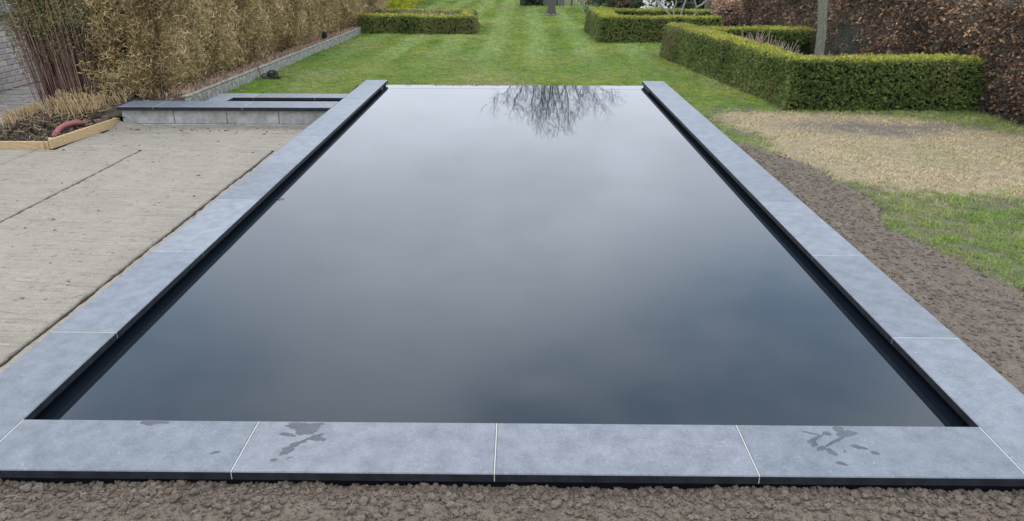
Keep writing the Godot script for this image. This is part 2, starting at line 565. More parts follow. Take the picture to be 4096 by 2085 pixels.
# leaves over a four-cornered face; corners counter-clockwise from outside
func cover(xf: Array, cols: Array, q: Array, dens: float, scl: float, loose: float, pal: Array, jit: float, patch := 0.9, skip = null) -> void:
	var area: float = ((q[1] - q[0]).cross(q[3] - q[0])).length() / 2 + ((q[1] - q[2]).cross(q[3] - q[2])).length() / 2
	var n: Vector3 = (q[1] - q[0]).cross(q[3] - q[0]).normalized()
	for k in int(area * dens):
		var u := rng.randf()
		var v := rng.randf()
		var p: Vector3 = q[0].lerp(q[1], u).lerp(q[3].lerp(q[2], u), v)
		if skip != null and skip.call(p): continue
		var wave := n2.get_noise_3d(p.x * 22, p.y * 22, p.z * 22) * 0.05
		var at := p + n * (wave + rng.randfn(0, jit) - jit)
		xf.append(Transform3D(along(n, loose).scaled(Vector3.ONE * scl * rng.randf_range(0.7, 1.3)), at))
		cols.append(pick(pal, p, patch))

# a clipped hedge run between two points: sloping faces, flat top
func run_quads(p0: Vector2, p1: Vector2, wb: float, wt: float, y0: float, y1: float, inset := 0.0) -> Array:
	var d := (p1 - p0).normalized()
	var s := Vector2(-d.y, d.x)
	p0 += d * inset
	p1 -= d * inset
	var V := func(p: Vector2, off: float, y: float) -> Vector3: return Vector3(p.x + s.x * off, y, p.y + s.y * off)
	var b := wb / 2 - inset
	var t := wt / 2 - inset
	var y := y1 - inset
	var e := (wb - wt) / 2 * 0.5
	var q0 := p0 + d * e
	var q1 := p1 - d * e
	# side at +s, side at -s, top, start, end
	var A := [V.call(p0, b, y0), V.call(p1, b, y0), V.call(q1, t, y), V.call(q0, t, y)]
	var B := [V.call(p1, -b, y0), V.call(p0, -b, y0), V.call(q0, -t, y), V.call(q1, -t, y)]
	var T := [V.call(q0, t, y), V.call(q1, t, y), V.call(q1, -t, y), V.call(q0, -t, y)]
	var S := [V.call(p0, -b, y0), V.call(p0, b, y0), V.call(q0, t, y), V.call(q0, -t, y)]
	var N := [V.call(p1, b, y0), V.call(p1, -b, y0), V.call(q1, -t, y), V.call(q1, t, y)]
	var all := [A, B, T, S, N]
	for f in all:       # make every face look outward
		var c := (Vector3(p0.x, y0, p0.y) + Vector3(p1.x, y1, p1.y)) / 2
		var nn: Vector3 = (f[1] - f[0]).cross(f[3] - f[0])
		if nn.dot((f[0] + f[2]) / 2 - c) < 0: f.reverse()
	return all

func clipped_hedge(called: String, label: String, runs: Array, mesh: Mesh, pal: Array, pal_top: Array, core: Material, dens: float, scl: float, skip = null, jit := 0.014) -> Node3D:
	var h := thing(called, label, "hedge")
	var xf := []
	var cols := []
	for r in runs:
		var faces := run_quads(r[0], r[1], r[2], r[3], r[4], r[5])
		for k in 5:
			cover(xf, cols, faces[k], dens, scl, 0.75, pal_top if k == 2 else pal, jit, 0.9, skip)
		var st := tool()
		for f in run_quads(r[0], r[1], r[2], r[3], r[4], r[5], 0.045):
			quad(st, f[0], f[1], f[2], f[3])
		put("branch_core", st.commit(), core, h)
	if called == "box_hedge":
		for i in xf.size():
			var p: Vector3 = xf[i].origin
			var brown := clampf(n2.get_noise_3d(p.x * 34 + 70, p.y * 34, p.z * 34) * 2.0 - 0.25, 0.0, 0.6)
			cols[i] = cols[i].lerp(Color(0.17, 0.13, 0.055), brown)
			if rng.randf() < 0.012: xf[i].origin += xf[i].basis.y.normalized() * rng.randf_range(0.015, 0.045)
	scatter("leaves", mesh, M.leaf, xf, cols, h)
	return h

# ------------------------------------------------------------------ ground kinds on the right of the pool
var dead_poly := PackedVector2Array([Vector2(2.50, -10.05), Vector2(2.9, -10.3), Vector2(4.0, -10.35), Vector2(5.04, -9.95), Vector2(5.9, -8.95), Vector2(7.2, -7.6), Vector2(7.2, -6.5), Vector2(5.6, -6.35), Vector2(4.43, -6.40), Vector2(3.52, -6.45), Vector2(3.05, -7.05), Vector2(2.85, -7.5), Vector2(2.66, -8.05), Vector2(2.9, -8.5), Vector2(2.75, -9.1), Vector2(2.52, -9.55)])
var soil_poly := PackedVector2Array([Vector2(2.3, -8.35), Vector2(2.5, -8.3), Vector2(2.62, -7.95), Vector2(2.85, -7.5), Vector2(2.87, -7.01), Vector2(2.98, -6.54), Vector2(3.0, -6.03), Vector2(2.86, -5.46), Vector2(2.92, -5.12), Vector2(3.0, -4.79), Vector2(3.13, -4.3), Vector2(3.2, -3.5), Vector2(3.6, -2.0), Vector2(3.4, 1.5), Vector2(2.3, 1.5)])
func kind_at(x: float, z: float) -> String:
	var jx := n2.get_noise_2d(x * 28, z * 28) * 0.09 + n2.get_noise_2d(x * 110 + 70, z * 110) * 0.05
	var jz := n2.get_noise_2d(x * 28 + 300, z * 28 + 99) * 0.09 + n2.get_noise_2d(x * 110 + 70, z * 110 + 50) * 0.05
	var p := Vector2(x + jx, z + jz)
	if Geometry2D.is_point_in_polygon(p, soil_poly): return "soil"
	if Geometry2D.is_point_in_polygon(p, dead_poly): return "dead"
	return "green"

func bare(x: float, z: float) -> float:       # how bare the dead patch is
	var d := minf(Vector2((x - 4.4) / 1.5, (z + 9.35) / 0.55).length(), Vector2((x - 2.7) / 0.25, (z + 9.7) / 0.4).length() + 0.2)
	return clampf(1.15 - d + n2.get_noise_2d(x * 40, z * 40) * 0.9, 0.0, 1.0)

func lawn_colour(x: float, z: float) -> Color:
	var t := n1.get_noise_2d(x * 26, z * 15) * 0.9 + n1.get_noise_2d(x * 80 + 40, z * 55) * 0.5
	var c := Color(0.088, 0.135, 0.018).lerp(Color(0.150, 0.165, 0.032), clampf(0.45 + t, 0, 1))
	# mowing stripes running down the garden
	var stripe := smoothstep(-0.35, 0.35, sin((x + z * 0.012 + n1.get_noise_2d(5, z * 9) * 0.12) * TAU / 1.02))
	var far := smoothstep(-12.5, -19.0, z)
	c = c.lerp(Color(0.165, 0.205, 0.062), stripe * 0.85 * far)
	var lush := smoothstep(-3.0, -4.3, x) * 0.6
	c = c.lerp(Color(0.075, 0.135, 0.015), lush)
	if x > 2.3 and z > -10.4: c = c.lerp(Color(0.118, 0.142, 0.040), 0.6).lerp(Color(0.185, 0.170, 0.075), clampf(n2.get_noise_2d(x * 55 + 11, z * 85) * 1.7, 0.0, 0.6))
	var pale := clampf(n2.get_noise_2d(x * 13 + 500, z * 13) * 1.6 - 0.2, 0, 0.6)
	return c.lerp(Color(0.19, 0.185, 0.07), pale)

func on_lawn(x: float, z: float) -> bool:
	if z > -12.37:
		if x > 2.345: return x < 8.0
		if z < -11.05 and x < -2.345: return x > lawn_left(z) + 0.02
		return false
	return x > lawn_left(z) + 0.02

func lawn_left(z: float) -> float:
	if z < -25.5: return -4.62
	return lerpf(-4.36, -4.06, clampf((-z - 10.3) / 11.9, 0, 1))

func make_ground() -> void:
	var st := tool()
	for r in [[2.342, 400, -400, 400, -0.135], [-2.342, 2.342, -400, -12.357, -0.135], [-2.342, 2.342, -2.43, 400, -0.12], [-400, -2.342, -400, -26.0, -0.135], [-4.3, -2.342, -26.0, -11.03, -0.135], [-400, -4.3, -26.0, -12.5, -0.34], [-400, -2.342, -12.5, 400, -0.34]]:
		quad(st, Vector3(r[0], r[4], r[3]), Vector3(r[1], r[4], r[3]), Vector3(r[1], r[4], r[2]), Vector3(r[0], r[4], r[2]))
	tag(put("ground", st.commit(), M.ground), "level garden ground reaching to the horizon", "ground", "", "structure")
	# lawn sheet with bumps
	st = tool()
	var step := 0.16
	var x := -4.72
	while x < 8.0:
		var z := -46.0
		while z < -2.2:
			var cx := x + step / 2
			var cz := z + step / 2
			var ok: bool = on_lawn(cx, cz) or (cx > 2.2 and cz > -12.5)
			if ok and not (cx - step / 2 < 2.342 and cx + step / 2 > -2.342 and cz + step / 2 > -12.36):
				lawn_cell(st, x, z, x + step, z + step)
			elif cx + step / 2 > 2.342 and cx - step / 2 <= 2.342 and cz > -12.4:
				lawn_cell(st, 2.342, z, x + step, minf(z + step, -2.2))
			elif cz - step / 2 < -12.36 and cz + step / 2 >= -12.36 and absf(cx) < 2.5:
				lawn_cell(st, x, z, x + step, -12.36)
			z += step
		x += step
	st.generate_normals()
	tag(put("lawn", st.commit(), M.lawn), "green striped lawn between the hedges with straw and soil patches", "lawn", "", "structure")

func lawn_y(x: float, z: float) -> float:
	return G - 0.012 + n1.get_noise_2d(x * 30, z * 30) * 0.012

func lawn_cell(st: SurfaceTool, x0: float, z0: float, x1: float, z1: float) -> void:
	for q in [[x0, z1], [x1, z0], [x1, z1], [x0, z1], [x0, z0], [x1, z0]]:
		var c := lawn_colour(q[0], q[1])
		c = Color(c.r * 0.85, c.g * 0.8, c.b * 0.9)
		if q[0] > 2.2 and q[1] > -10.8:
			var k := kind_at(q[0], q[1])
			if k == "dead": c = Color(0.25, 0.19, 0.115).lerp(Color(0.125, 0.098, 0.078), bare(q[0], q[1]))
			elif k == "soil": c = Color(0.10, 0.080, 0.062)
			else:
				var close := false
				for o in [[-0.2, 0.0], [0.2, 0.0], [0.0, -0.25], [0.0, 0.25]]:
					close = close or kind_at(q[0] + o[0], q[1] + o[1]) != "green"
				c = c.lerp(Color(0.105, 0.084, 0.060), 0.9 if close else 0.5)
		st.set_color(c)
		st.add_vertex(Vector3(q[0], lawn_y(q[0], q[1]), q[1]))

func tuft(count: int, h: float, spread: float, wide: float, lean: float) -> ArrayMesh:
	var st := tool()
	for k in count:
		var a := rng.randf() * TAU
		var r := spread * sqrt(rng.randf())
		var at := Vector3(cos(a) * r, -0.006, sin(a) * r)
		var d := (Vector3.UP + rand_dir() * lean).normalized()
		var s := perp(d) * wide
		var l := h * rng.randf_range(0.6, 1.25)
		var mid := at + d * l * 0.55
		var tip := at + (d + rand_dir() * 0.35).normalized() * l + d * l * 0.1
		for v in [at - s, at + s, mid + s * 0.8, at - s, mid + s * 0.8, mid - s * 0.8, mid - s * 0.8, mid + s * 0.8, tip]:
			st.add_vertex(v)
	return st.commit()

func make_grass() -> void:
	# [x0, x1, z0, z1, tufts per m2, scale]
	var near := []
	var nc := []
	var far := []
	var fc := []
	var straw := []
	var sc := []
	for r in [[2.35, 6.6, -6.6, -3.6, 420, 1.0], [2.35, 6.9, -10.9, -6.6, 330, 1.0], [-4.4, -2.35, -12.4, -11.05, 300, 1.0], [2.35, 5.0, -12.4, -10.9, 280, 1.0], [-4.5, 4.4, -16.5, -12.37, 230, 1.1], [-4.5, 3.4, -22, -16.5, 120, 1.3], [-4.6, 6.5, -30, -22, 60, 1.6], [-4.9, 3.6, -44, -30, 26, 2.0]]:
		for k in int((r[1] - r[0]) * (r[3] - r[2]) * r[4]):
			var x: float = rng.randf_range(r[0], r[1])
			var z: float = rng.randf_range(r[2], r[3])
			if not on_lawn(x, z): continue
			var s: float = r[5] * rng.randf_range(0.7, 1.25)
			var kd := kind_at(x + rng.randfn(0, 0.10), z + rng.randfn(0, 0.15)) if x > 2.3 and z > -10.8 else "green"
			var cl := n1.get_noise_2d(x * 170, z * 170)
			var y := lawn_y(x, z)
			if kd == "soil":
				continue
			if kd == "dead":
				var ba := bare(x, z)
				var gr := clampf(n2.get_noise_2d(x * 60 + 900, z * 90) * 1.15 + 0.75 * exp(-pow((z + 7.75 - (x - 4.5) * 0.3) / 0.38, 2.0)) * smoothstep(3.1, 3.9, x) + smoothstep(5.0, 6.2, x) * 0.35 - 0.1, 0, 0.8)
				if rng.randf() < ba * 0.85: continue
				if rng.randf() < clampf(0.08 + n2.get_noise_2d(x * 75, z * 130) * 1.5, 0.0, 0.8): continue
				var c := Color(0.50, 0.38, 0.20).lerp(Color(0.27, 0.20, 0.11), rng.randf())
				c = c.lerp(Color(0.20, 0.23, 0.07), gr * rng.randf_range(0.5, 1.0))
				straw.append(Transform3D(Basis(Vector3.UP, rng.randf() * TAU).scaled(Vector3(1.25, 0.75, 1.25) * s), Vector3(x, y, z)))
				sc.append(c)
				continue
			if rng.randf() < 0.30 - cl * 0.5: 
				if rng.randf() < 0.35: continue
			var c2 := lawn_colour(x, z)
			var b := rng.randf_range(0.72, 1.32) * (1.0 + cl * 0.35)
			c2 = Color(c2.r * b * 1.44, c2.g * b * 1.52, c2.b * b * 1.35)
			if rng.randf() < 0.07: c2 = c2.lerp(Color(0.30, 0.25, 0.12), 0.7)
			var edge := 1.0
			if z > -12.9 and absf(x) < 2.4: edge = 1.25
			var t := Transform3D(Basis(Vector3.UP, rng.randf() * TAU).scaled(Vector3(s, s * edge * (0.85 + cl * 0.5), s)), Vector3(x, y, z))
			if z > -17.5:
				near.append(t)
				nc.append(c2)
			else:
				far.append(t)
				fc.append(c2)
	# dry strip on the far pool edge
	for k in 260:
		var x := rng.randfn(-0.55, 0.5)
		if x < -1.3 or x > 0.5: continue
		var z := -12.38 - absf(rng.randfn(0, 0.07))
		straw.append(Transform3D(Basis(Vector3.UP, rng.randf() * TAU).scaled(Vector3(1.3, 0.8, 1.3)), Vector3(x, G - 0.005, z)))
		sc.append(Color(0.36, 0.25, 0.15).lerp(Color(0.25, 0.16, 0.10), rng.randf()))
	tag(scatter("grass_blades", tuft(22, 0.040, 0.055, 0.0017, 0.75), M.grass, near, nc), "short mown green grass round the pool and in front of the hedges", "grass")
	tag(scatter("grass_blades", tuft(24, 0.036, 0.075, 0.0028, 0.7), M.grass, far, fc), "paler mown grass of the back lawn behind the left clipped hedge", "grass")
	tag(scatter("straw_grass", tuft(16, 0.045, 0.06, 0.0018, 2.4), M.dry, straw, sc), "bleached dead straw coloured grass on the patch right of the pool", "grass")

# ------------------------------------------------------------------ soil and clods
func blob_mesh(seed_: int, rough: float) -> ArrayMesh:
	var sp := SphereMesh.new()
	sp.radius = 1.0
	sp.height = 2.0
	sp.radial_segments = 12
	sp.rings = 7
	var a := sp.get_mesh_arrays()
	var v: PackedVector3Array = a[Mesh.ARRAY_VERTEX]
	var nn := noise(seed_, 1.0, 3)
	for i in v.size():
		var p := v[i]
		var f := 1.0 + nn.get_noise_3d(p.x * 0.9, p.y * 0.9, p.z * 0.9) * rough + nn.get_noise_3d(p.x * 2.7 + 9, p.y * 2.7, p.z * 2.7) * rough * 0.4
		v[i] = p * f
	var idx: PackedInt32Array = a[Mesh.ARRAY_INDEX]
	var st := tool()
	for i in idx:
		st.add_vertex(v[i])
	if rough < 0.7: st.generate_normals()
	return st.commit()

func soil_y(x: float, z: float) -> float:
	var y := -0.068 + n1.get_noise_2d(x * 90, z * 90) * 0.018 + n2.get_noise_2d(x * 420, z * 420) * 0.005 + n2.get_noise_2d(x * 900 + 77, z * 900) * 0.003
	return y

func soil_sheet(called: String, label: String, x0: float, x1: float, z0: float, z1: float, step: float, fn, keep = null) -> void:
	var st := tool()
	var nx := int((x1 - x0) / step)
	var nz := int((z1 - z0) / step)
	var v := PackedVector3Array()
	for j in nz + 1:
		for i in nx + 1:
			var x := x0 + i * step
			var z := z0 + j * step
			v.append(Vector3(x, fn.call(x, z), z))
	for p in v:
		st.add_vertex(p)
	for j in nz:
		for i in nx:
			var a := j * (nx + 1) + i
			if keep != null and not keep.call(v[a].x, v[a].z): continue
			for k in [a, a + 1, a + nx + 2, a, a + nx + 2, a + nx + 1]:
				st.add_index(k)
	st.generate_normals()
	tag(put(called, st.commit(), M.soil), label, "soil", "", "structure")

func make_soil() -> void:
	soil_sheet("bare_soil", "strip of crumbly brown soil along the front coping", -3.4, 3.5, -2.445, -1.85, 0.0055, soil_y)
	soil_sheet("bare_soil", "brown soil behind the viewpoint at the near end of the pool", -3.4, 3.5, -1.86, 2.0, 0.06, func(x, z): return soil_y(x, z) - 0.004)
	var side_y := func(x: float, z: float) -> float:
		return G + 0.010 + n1.get_noise_2d(x * 50, z * 50) * 0.012 + n2.get_noise_2d(x * 200, z * 260) * 0.003 + n2.get_noise_2d(x * 600 + 77, z * 600) * 0.0022
	soil_sheet("soil_strip", "wedge of raked brown soil between right coping and grass", 2.342, 3.7, -8.5, -2.44, 0.014, side_y, func(x, z): return kind_at(x, z) == "soil")
	var bx := []
	var bc := []
	for k in 60:
		var x := rng.randf_range(-1.95, 2.0)
		var z := rng.randf_range(-2.41, -2.22)
		bx.append(Transform3D(Basis(Vector3(rng.randf(), 1, 0).normalized(), rng.randf() * TAU).scaled(Vector3(1, 0.8, 1) * rng.randf_range(0.012, 0.024)), Vector3(x, soil_y(x, z) + 0.004, z)))
		bc.append(Color(0.15, 0.118, 0.090).lerp(Color(0.105, 0.082, 0.063), rng.randf()))
	tag(scatter("soil_clods", blob_mesh(611, 0.65), M.clod, bx, bc), "bigger rounded clods among the soil crumbs at the front", "soil")
	bx = []
	bc = []
	for k in 26:
		var x := rng.randf_range(-1.95, 3.2)
		var z := rng.randf_range(-2.41, -2.2)
		if k > 14:
			x = rng.randf_range(2.4, 3.0)
			z = rng.randf_range(-7.5, -4.2)
		bx.append(Transform3D(along(Vector3(rng.randfn(), 0.12, rng.randfn()).normalized(), 0.1).scaled(Vector3(0.7, rng.randf_range(0.12, 0.36), 0.7)), Vector3(x, (soil_y(x, z) if k <= 14 else -0.066) + 0.008, z)))
		bc.append(Color(0.27, 0.21, 0.13).lerp(Color(0.15, 0.11, 0.07), rng.randf()))
	tag(scatter("straw_bits", reed(0.12, 0.0015), M.twig, bx, bc), "few thin bits of straw lying on the bare soil", "straw")
	var tone := func() -> Color:
		return Color(0.148, 0.108, 0.080).lerp(Color(0.090, 0.065, 0.048), rng.randf()).lerp(Color(0.22, 0.18, 0.145), rng.randf() * 0.25)
	for v in 4:
		var xf := []
		var cols := []
		for k in 6800:
			var x := rng.randf_range(-2.9, 3.0)
			var z := rng.randf_range(-2.43, -1.95)
			if rng.randf() < 0.3: z = -2.425 + absf(rng.randfn(0, 0.05))
			var r := 0.0022 + 0.0135 * pow(rng.randf(), 8.0)
			xf.append(Transform3D(Basis(rand_dir(), rng.randf() * TAU).scaled(Vector3(1, 0.8, 1) * r), Vector3(x, soil_y(x, z) + r * 0.25, z)))
			cols.append(tone.call())
		tag(scatter("soil_crumbs", blob_mesh(200 + v * 7, 0.75), M.clod, xf, cols), "loose crumbs and lumps of soil lying along the front coping", "soil", "soil crumbs")
		xf = []
		cols = []
		for k in 3200:
			var x := rng.randf_range(2.35, 3.35)
			var z := rng.randf_range(-8.4, -3.0)
			if kind_at(x + rng.randfn(0, 0.05), z + rng.randfn(0, 0.05)) != "soil": continue
			var r := 0.0025 + 0.0105 * pow(rng.randf(), 6.0)
			xf.append(Transform3D(Basis(rand_dir(), rng.randf() * TAU).scaled(Vector3(1, 0.7, 1) * r), Vector3(x, side_y.call(x, z) + r * 0.2, z)))
			cols.append(tone.call())
		tag(scatter("soil_crumbs", blob_mesh(300 + v * 7, 0.75), M.clod, xf, cols), "small soil lumps strewn on the wedge beside the right coping", "soil", "soil crumbs on the wedge")

# ------------------------------------------------------------------ concrete terrace, form boards, wall and tank on the left
func conc_panel(parent: Node, x0: float, x1: float, z0: float, z1: float, step: float, rough: float) -> void:
	var st := tool()
	var nx := maxi(2, int((x1 - x0) / step))
	var nz := maxi(2, int((z1 - z0) / step))
	var P := func(i: int, j: int) -> Vector3:
		var x := lerpf(x0, x1, float(i) / nx)
		var z := lerpf(z0, z1, float(j) / nz)
		var y := CL + n1.get_noise_2d(x * 40, z * 40) * 0.006 * rough + n2.get_noise_2d(x * 250, z * 420) * 0.006 * rough
		if i == 0: x += 0.002 + absf(n2.get_noise_2d(77, z * 160)) * 0.014 * rough
		if i == nx: x -= 0.002 + absf(n2.get_noise_2d(33, z * 160)) * 0.014 * rough
		if i == 0 or i == nx: y -= 0.006 * rough
		return Vector3(x, y, z)
	var v := []
	for j in nz + 1:
		for i in nx + 1:
			v.append(P.call(i, j))
	for p in v: st.add_vertex(p)
	var base := v.size()
	for j in nz + 1:
		st.add_vertex(v[j * (nx + 1)] + Vector3(0, -0.07, 0))
		st.add_vertex(v[j * (nx + 1) + nx] + Vector3(0, -0.07, 0))
	for j in nz:
		for i in nx:
			var a := j * (nx + 1) + i
			for k in [a, a + 1, a + nx + 2, a, a + nx + 2, a + nx + 1]: st.add_index(k)
		var l := j * (nx + 1)
		for k in [l, l + nx + 1, base + j * 2, l + nx + 1, base + j * 2 + 2, base + j * 2]: st.add_index(k)
		l += nx
		for k in [l, base + j * 2 + 1, l + nx + 1, l + nx + 1, base + j * 2 + 1, base + j * 2 + 3]: st.add_index(k)
	st.generate_normals()
	put("concrete_panel", st.commit(), M.concrete, parent)

func make_terrace() -> void:
	var t := Node3D.new()
	t.name = "concrete_terrace"
	add_child(t)
	tag(t, "rough tamped concrete terrace left of the pool with two sawn grooves", "terrace", "", "structure")
	var st := tool()
	box(st, Vector3(-8.2, -0.335, -10.2), Vector3(-2.345, -0.274, 1.0))
	put("bedding", st.commit(), M.core_brown, t)
	conc_panel(t, -8.0, -5.46, -8.685, 1.0, 0.12, 1.0)
	conc_panel(t, -5.46, -4.276, -8.655, -2.0, 0.03, 1.0)
	conc_panel(t, -4.258, -2.750, -8.655, -2.0, 0.025, 1.0)
	conc_panel(t, -2.736, -2.344, -8.655, -2.0, 0.03, 1.6)
	conc_panel(t, -5.25, -2.344, -9.56, -8.656, 0.03, 0.45)
	conc_panel(t, -5.17, -2.344, -10.2, -9.564, 0.03, 0.8)
	conc_panel(t, -5.46, -2.344, -2.0, 1.0, 0.1, 1.0)
	# sandy mortar left along the foot of the wall and the boards
	st = tool()
	var n := 90
	for k in n:
		for s in 4:
			var f := func(i: int, j: int) -> Vector3:
				var u := float(i) / n
				var x := lerpf(-5.22, -2.36, u)
				var w := 0.10 + 0.13 * smoothstep(-4.6, -5.3, x) + n2.get_noise_1d(x * 120) * 0.09
				var hh := 0.022 + 0.06 * smoothstep(-4.7, -5.25, x) + n2.get_noise_1d(x * 170 + 400) * 0.022
				var q := float(j) / 4
				return Vector3(x, CL - 0.006 + maxf(hh, 0.004) * (1 - q) * (1 - q) + n2.get_noise_2d(x * 300, q * 40) * 0.008, -9.992 + w * q)
			quad(st, f.call(k, s + 1), f.call(k + 1, s + 1), f.call(k + 1, s), f.call(k, s))
	put("mortar_bank", st.commit(), M.concrete, t)

func make_left_works() -> void:
	# form boards
	for b in [["pale timber form board lying across the front of the soil bed", Vector3(-6.31, -0.222, -8.70), 0.0, 1.95, 0.095], ["pale timber form board running back to the block wall", Vector3(-5.24, -0.206, -9.37), PI / 2 - 0.114, 1.36, 0.112], ["weathered timber form board along the far side of the soil bed", Vector3(-6.43, -0.225, -9.85), PI / 2 - 0.10, 2.0, 0.11]]:
		var t := thing("form_board", b[0], "board", b[1], b[2])
		put("plank", cham_mesh(b[3], b[4], 0.028, 0.003, 0.002), M.wood if b[3] != 2.0 else M.greywood, t)
		if b[3] != 2.0:
			var pg := put("peg", cham_mesh(0.045, 0.12, 0.03, 0.003, 0.002), M.wood, t)
			pg.position = Vector3(b[3] / 2 - 0.06, -0.005, -0.031 if b[3] < 1.5 else 0.031)
			var p2 := put("peg", cham_mesh(0.04, 0.12, 0.03, 0.003, 0.002), M.wood, t)
			p2.position = Vector3(-b[3] / 2 + 0.06, 0.002, 0.031 if b[3] > 1.5 else -0.031)
	# low wall of blocks with a stone cap
	var w := thing("block_wall", "low grey concrete block wall under a blue stone cap", "wall")
	var bx := [-5.10, -4.42, -3.73, -3.05, -2.345]
	for k in 4:
		var bw: float = bx[k + 1] - bx[k] - 0.008
		var o := put("concrete_block", cham_mesh(bw, 0.178, 0.36, 0.006, 0.002), M.block, w)
		o.position = Vector3((bx[k] + bx[k + 1]) / 2, -0.1395, -10.18 + rng.randf_range(-0.003, 0.003))
		var f := put("concrete_block", cham_mesh(bw + 0.3 if k == 0 else bw, 0.12, 0.38, 0.006, 0.002), M.block, w)
		f.position = Vector3((bx[k] + bx[k + 1]) / 2 + 0.1, -0.291, -10.18)
		if k == 3: f.position.x -= 0.101
	var cst := tool()
	box(cst, Vector3(-5.09, -0.33, -10.345), Vector3(-2.36, -0.05, -10.02))
	put("mortar_core", cst.commit(), M.mortar, w)
	var cx := [-5.12, -4.65, -3.50, -2.3445]
	for k in 3:
		slab("cap_slab", cx[k] + 0.002, cx[k + 1] - 0.002, -10.405, -9.945, 0.0, 0.046, w)
		if k > 0:
			var st := tool()
			box(st, Vector3(cx[k] - 0.002, -0.045, -10.404), Vector3(cx[k] + 0.002, -0.001, -9.946))
			put("grout_joint", st.commit(), M.grout, w)
	# sunken tank behind it
	var t := thing("overflow_tank", "sunken black lined tank with blue stone rim behind the block wall", "tank")
	slab("rim_slab", -4.15, -3.602, -11.03, -10.70, 0.0, 0.037, t)
	slab("rim_slab", -3.598, -2.752, -11.03, -10.70, 0.0, 0.037, t)
	slab("rim_slab", -2.748, -2.3445, -11.03, -10.70, 0.0, 0.037, t)
	slab("rim_slab", -4.15, -3.87, -10.697, -10.408, 0.0, 0.037, t)
	for k in [-3.60, -2.75]:
		var st := tool()
		box(st, Vector3(k - 0.002, -0.036, -11.029), Vector3(k + 0.002, -0.001, -10.701))
		put("grout_joint", st.commit(), M.grout, t)
	var bs := tool()
	box(bs, Vector3(-4.14, -0.5, -11.02), Vector3(-2.36, -0.038, -10.73))
	box(bs, Vector3(-4.14, -0.5, -10.729), Vector3(-3.9, -0.038, -10.408))
	box(bs, Vector3(-3.9, -0.5, -10.729), Vector3(-2.36, -0.40, -10.408))
	put("lining", bs.commit(), M.liner, t)
	# stake edging that holds the bamboo bed
	var e := thing("edging_wall", "low edging of weathered concrete stakes with flat rail on top", "wall")
	var stake := []
	for k in 4: stake.append(cham_mesh(0.05, 0.23, 0.152, 0.018, 0.004 + k * 0.001))
	for m in stake: m.surface_set_material(0, M.stake)
	var a := Vector2(-4.41, -10.42)
	var b := Vector2(-4.105, -22.3)
	var d := (b - a).normalized()
	var turn := atan2(d.x, d.y)
	var n := int(a.distance_to(b) / 0.158)
	for k in n:
		var p := a + d * (0.08 + k * 0.158)
		inst("concrete_stake", stake[k % 4], e, Vector3(p.x + rng.randfn(0, 0.0025), -0.075 + rng.randfn(0, 0.002), p.y), Basis(Vector3.UP, turn + rng.randfn(0, 0.012)))
	var L := a.distance_to(b)
	var rails := 6
	for k in rails:
		var o := put("top_rail", cham_mesh(0.066, 0.026, L / rails - 0.004, 0.005, 0.002), M.stake, e)
		var p := a + d * (L * (k + 0.5) / rails)
		o.transform = Transform3D(Basis(Vector3.UP, turn), Vector3(p.x - 0.004, 0.0535, p.y))
	# corrugated hose
	var hst := tool()
	var pts := []
	var rad := []
	var cv := Curve3D.new()
	cv.add_point(Vector3(-5.56, -0.36, -9.10), Vector3.ZERO, Vector3(0.02, 0.12, -0.05))
	cv.add_point(Vector3(-5.48, -0.128, -9.50), Vector3(-0.12, 0.0, 0.16), Vector3(0.08, 0.0, -0.10))
	cv.add_point(Vector3(-5.45, -0.33, -9.90), Vector3(-0.02, 0.12, 0.08), Vector3.ZERO)
	var len_ := cv.get_baked_length()
	for k in 181:
		pts.append(cv.sample_baked(len_ * k / 180.0, true))
		rad.append(0.033 + (0.0032 if k % 4 < 2 else -0.002))
	tube(hst, pts, rad, 14)
	tag(put("corrugated_hose", hst.commit(), mat(0.21, 0.062, 0.062, 0.6, 0.4)), "dark red corrugated hose arching out of the soil bed", "hose")

func mound_y(x: float, z: float) -> float:
	var back := smoothstep(-8.9, -10.6, z)
	var y := lerpf(-0.262, -0.10, back)
	y = lerpf(y, 0.025, smoothstep(-5.6, -5.0, x) * smoothstep(-10.2, -10.6, z))
	y = lerpf(y, -0.265, smoothstep(-6.15, -6.5, x) * (1.0 - 0.3 * smoothstep(-10.3, -11.0, z)))
	y += n2.get_noise_2d(x * 70, z * 70) * 0.045 * (1.0 - smoothstep(-10.6, -11.2, z) * 0.6) + n2.get_noise_2d(x * 260, z * 260) * 0.022
	y += 0.05 * exp(-pow(Vector2(x + 6.0, z + 9.6).length() / 0.35, 2.0))
	return y

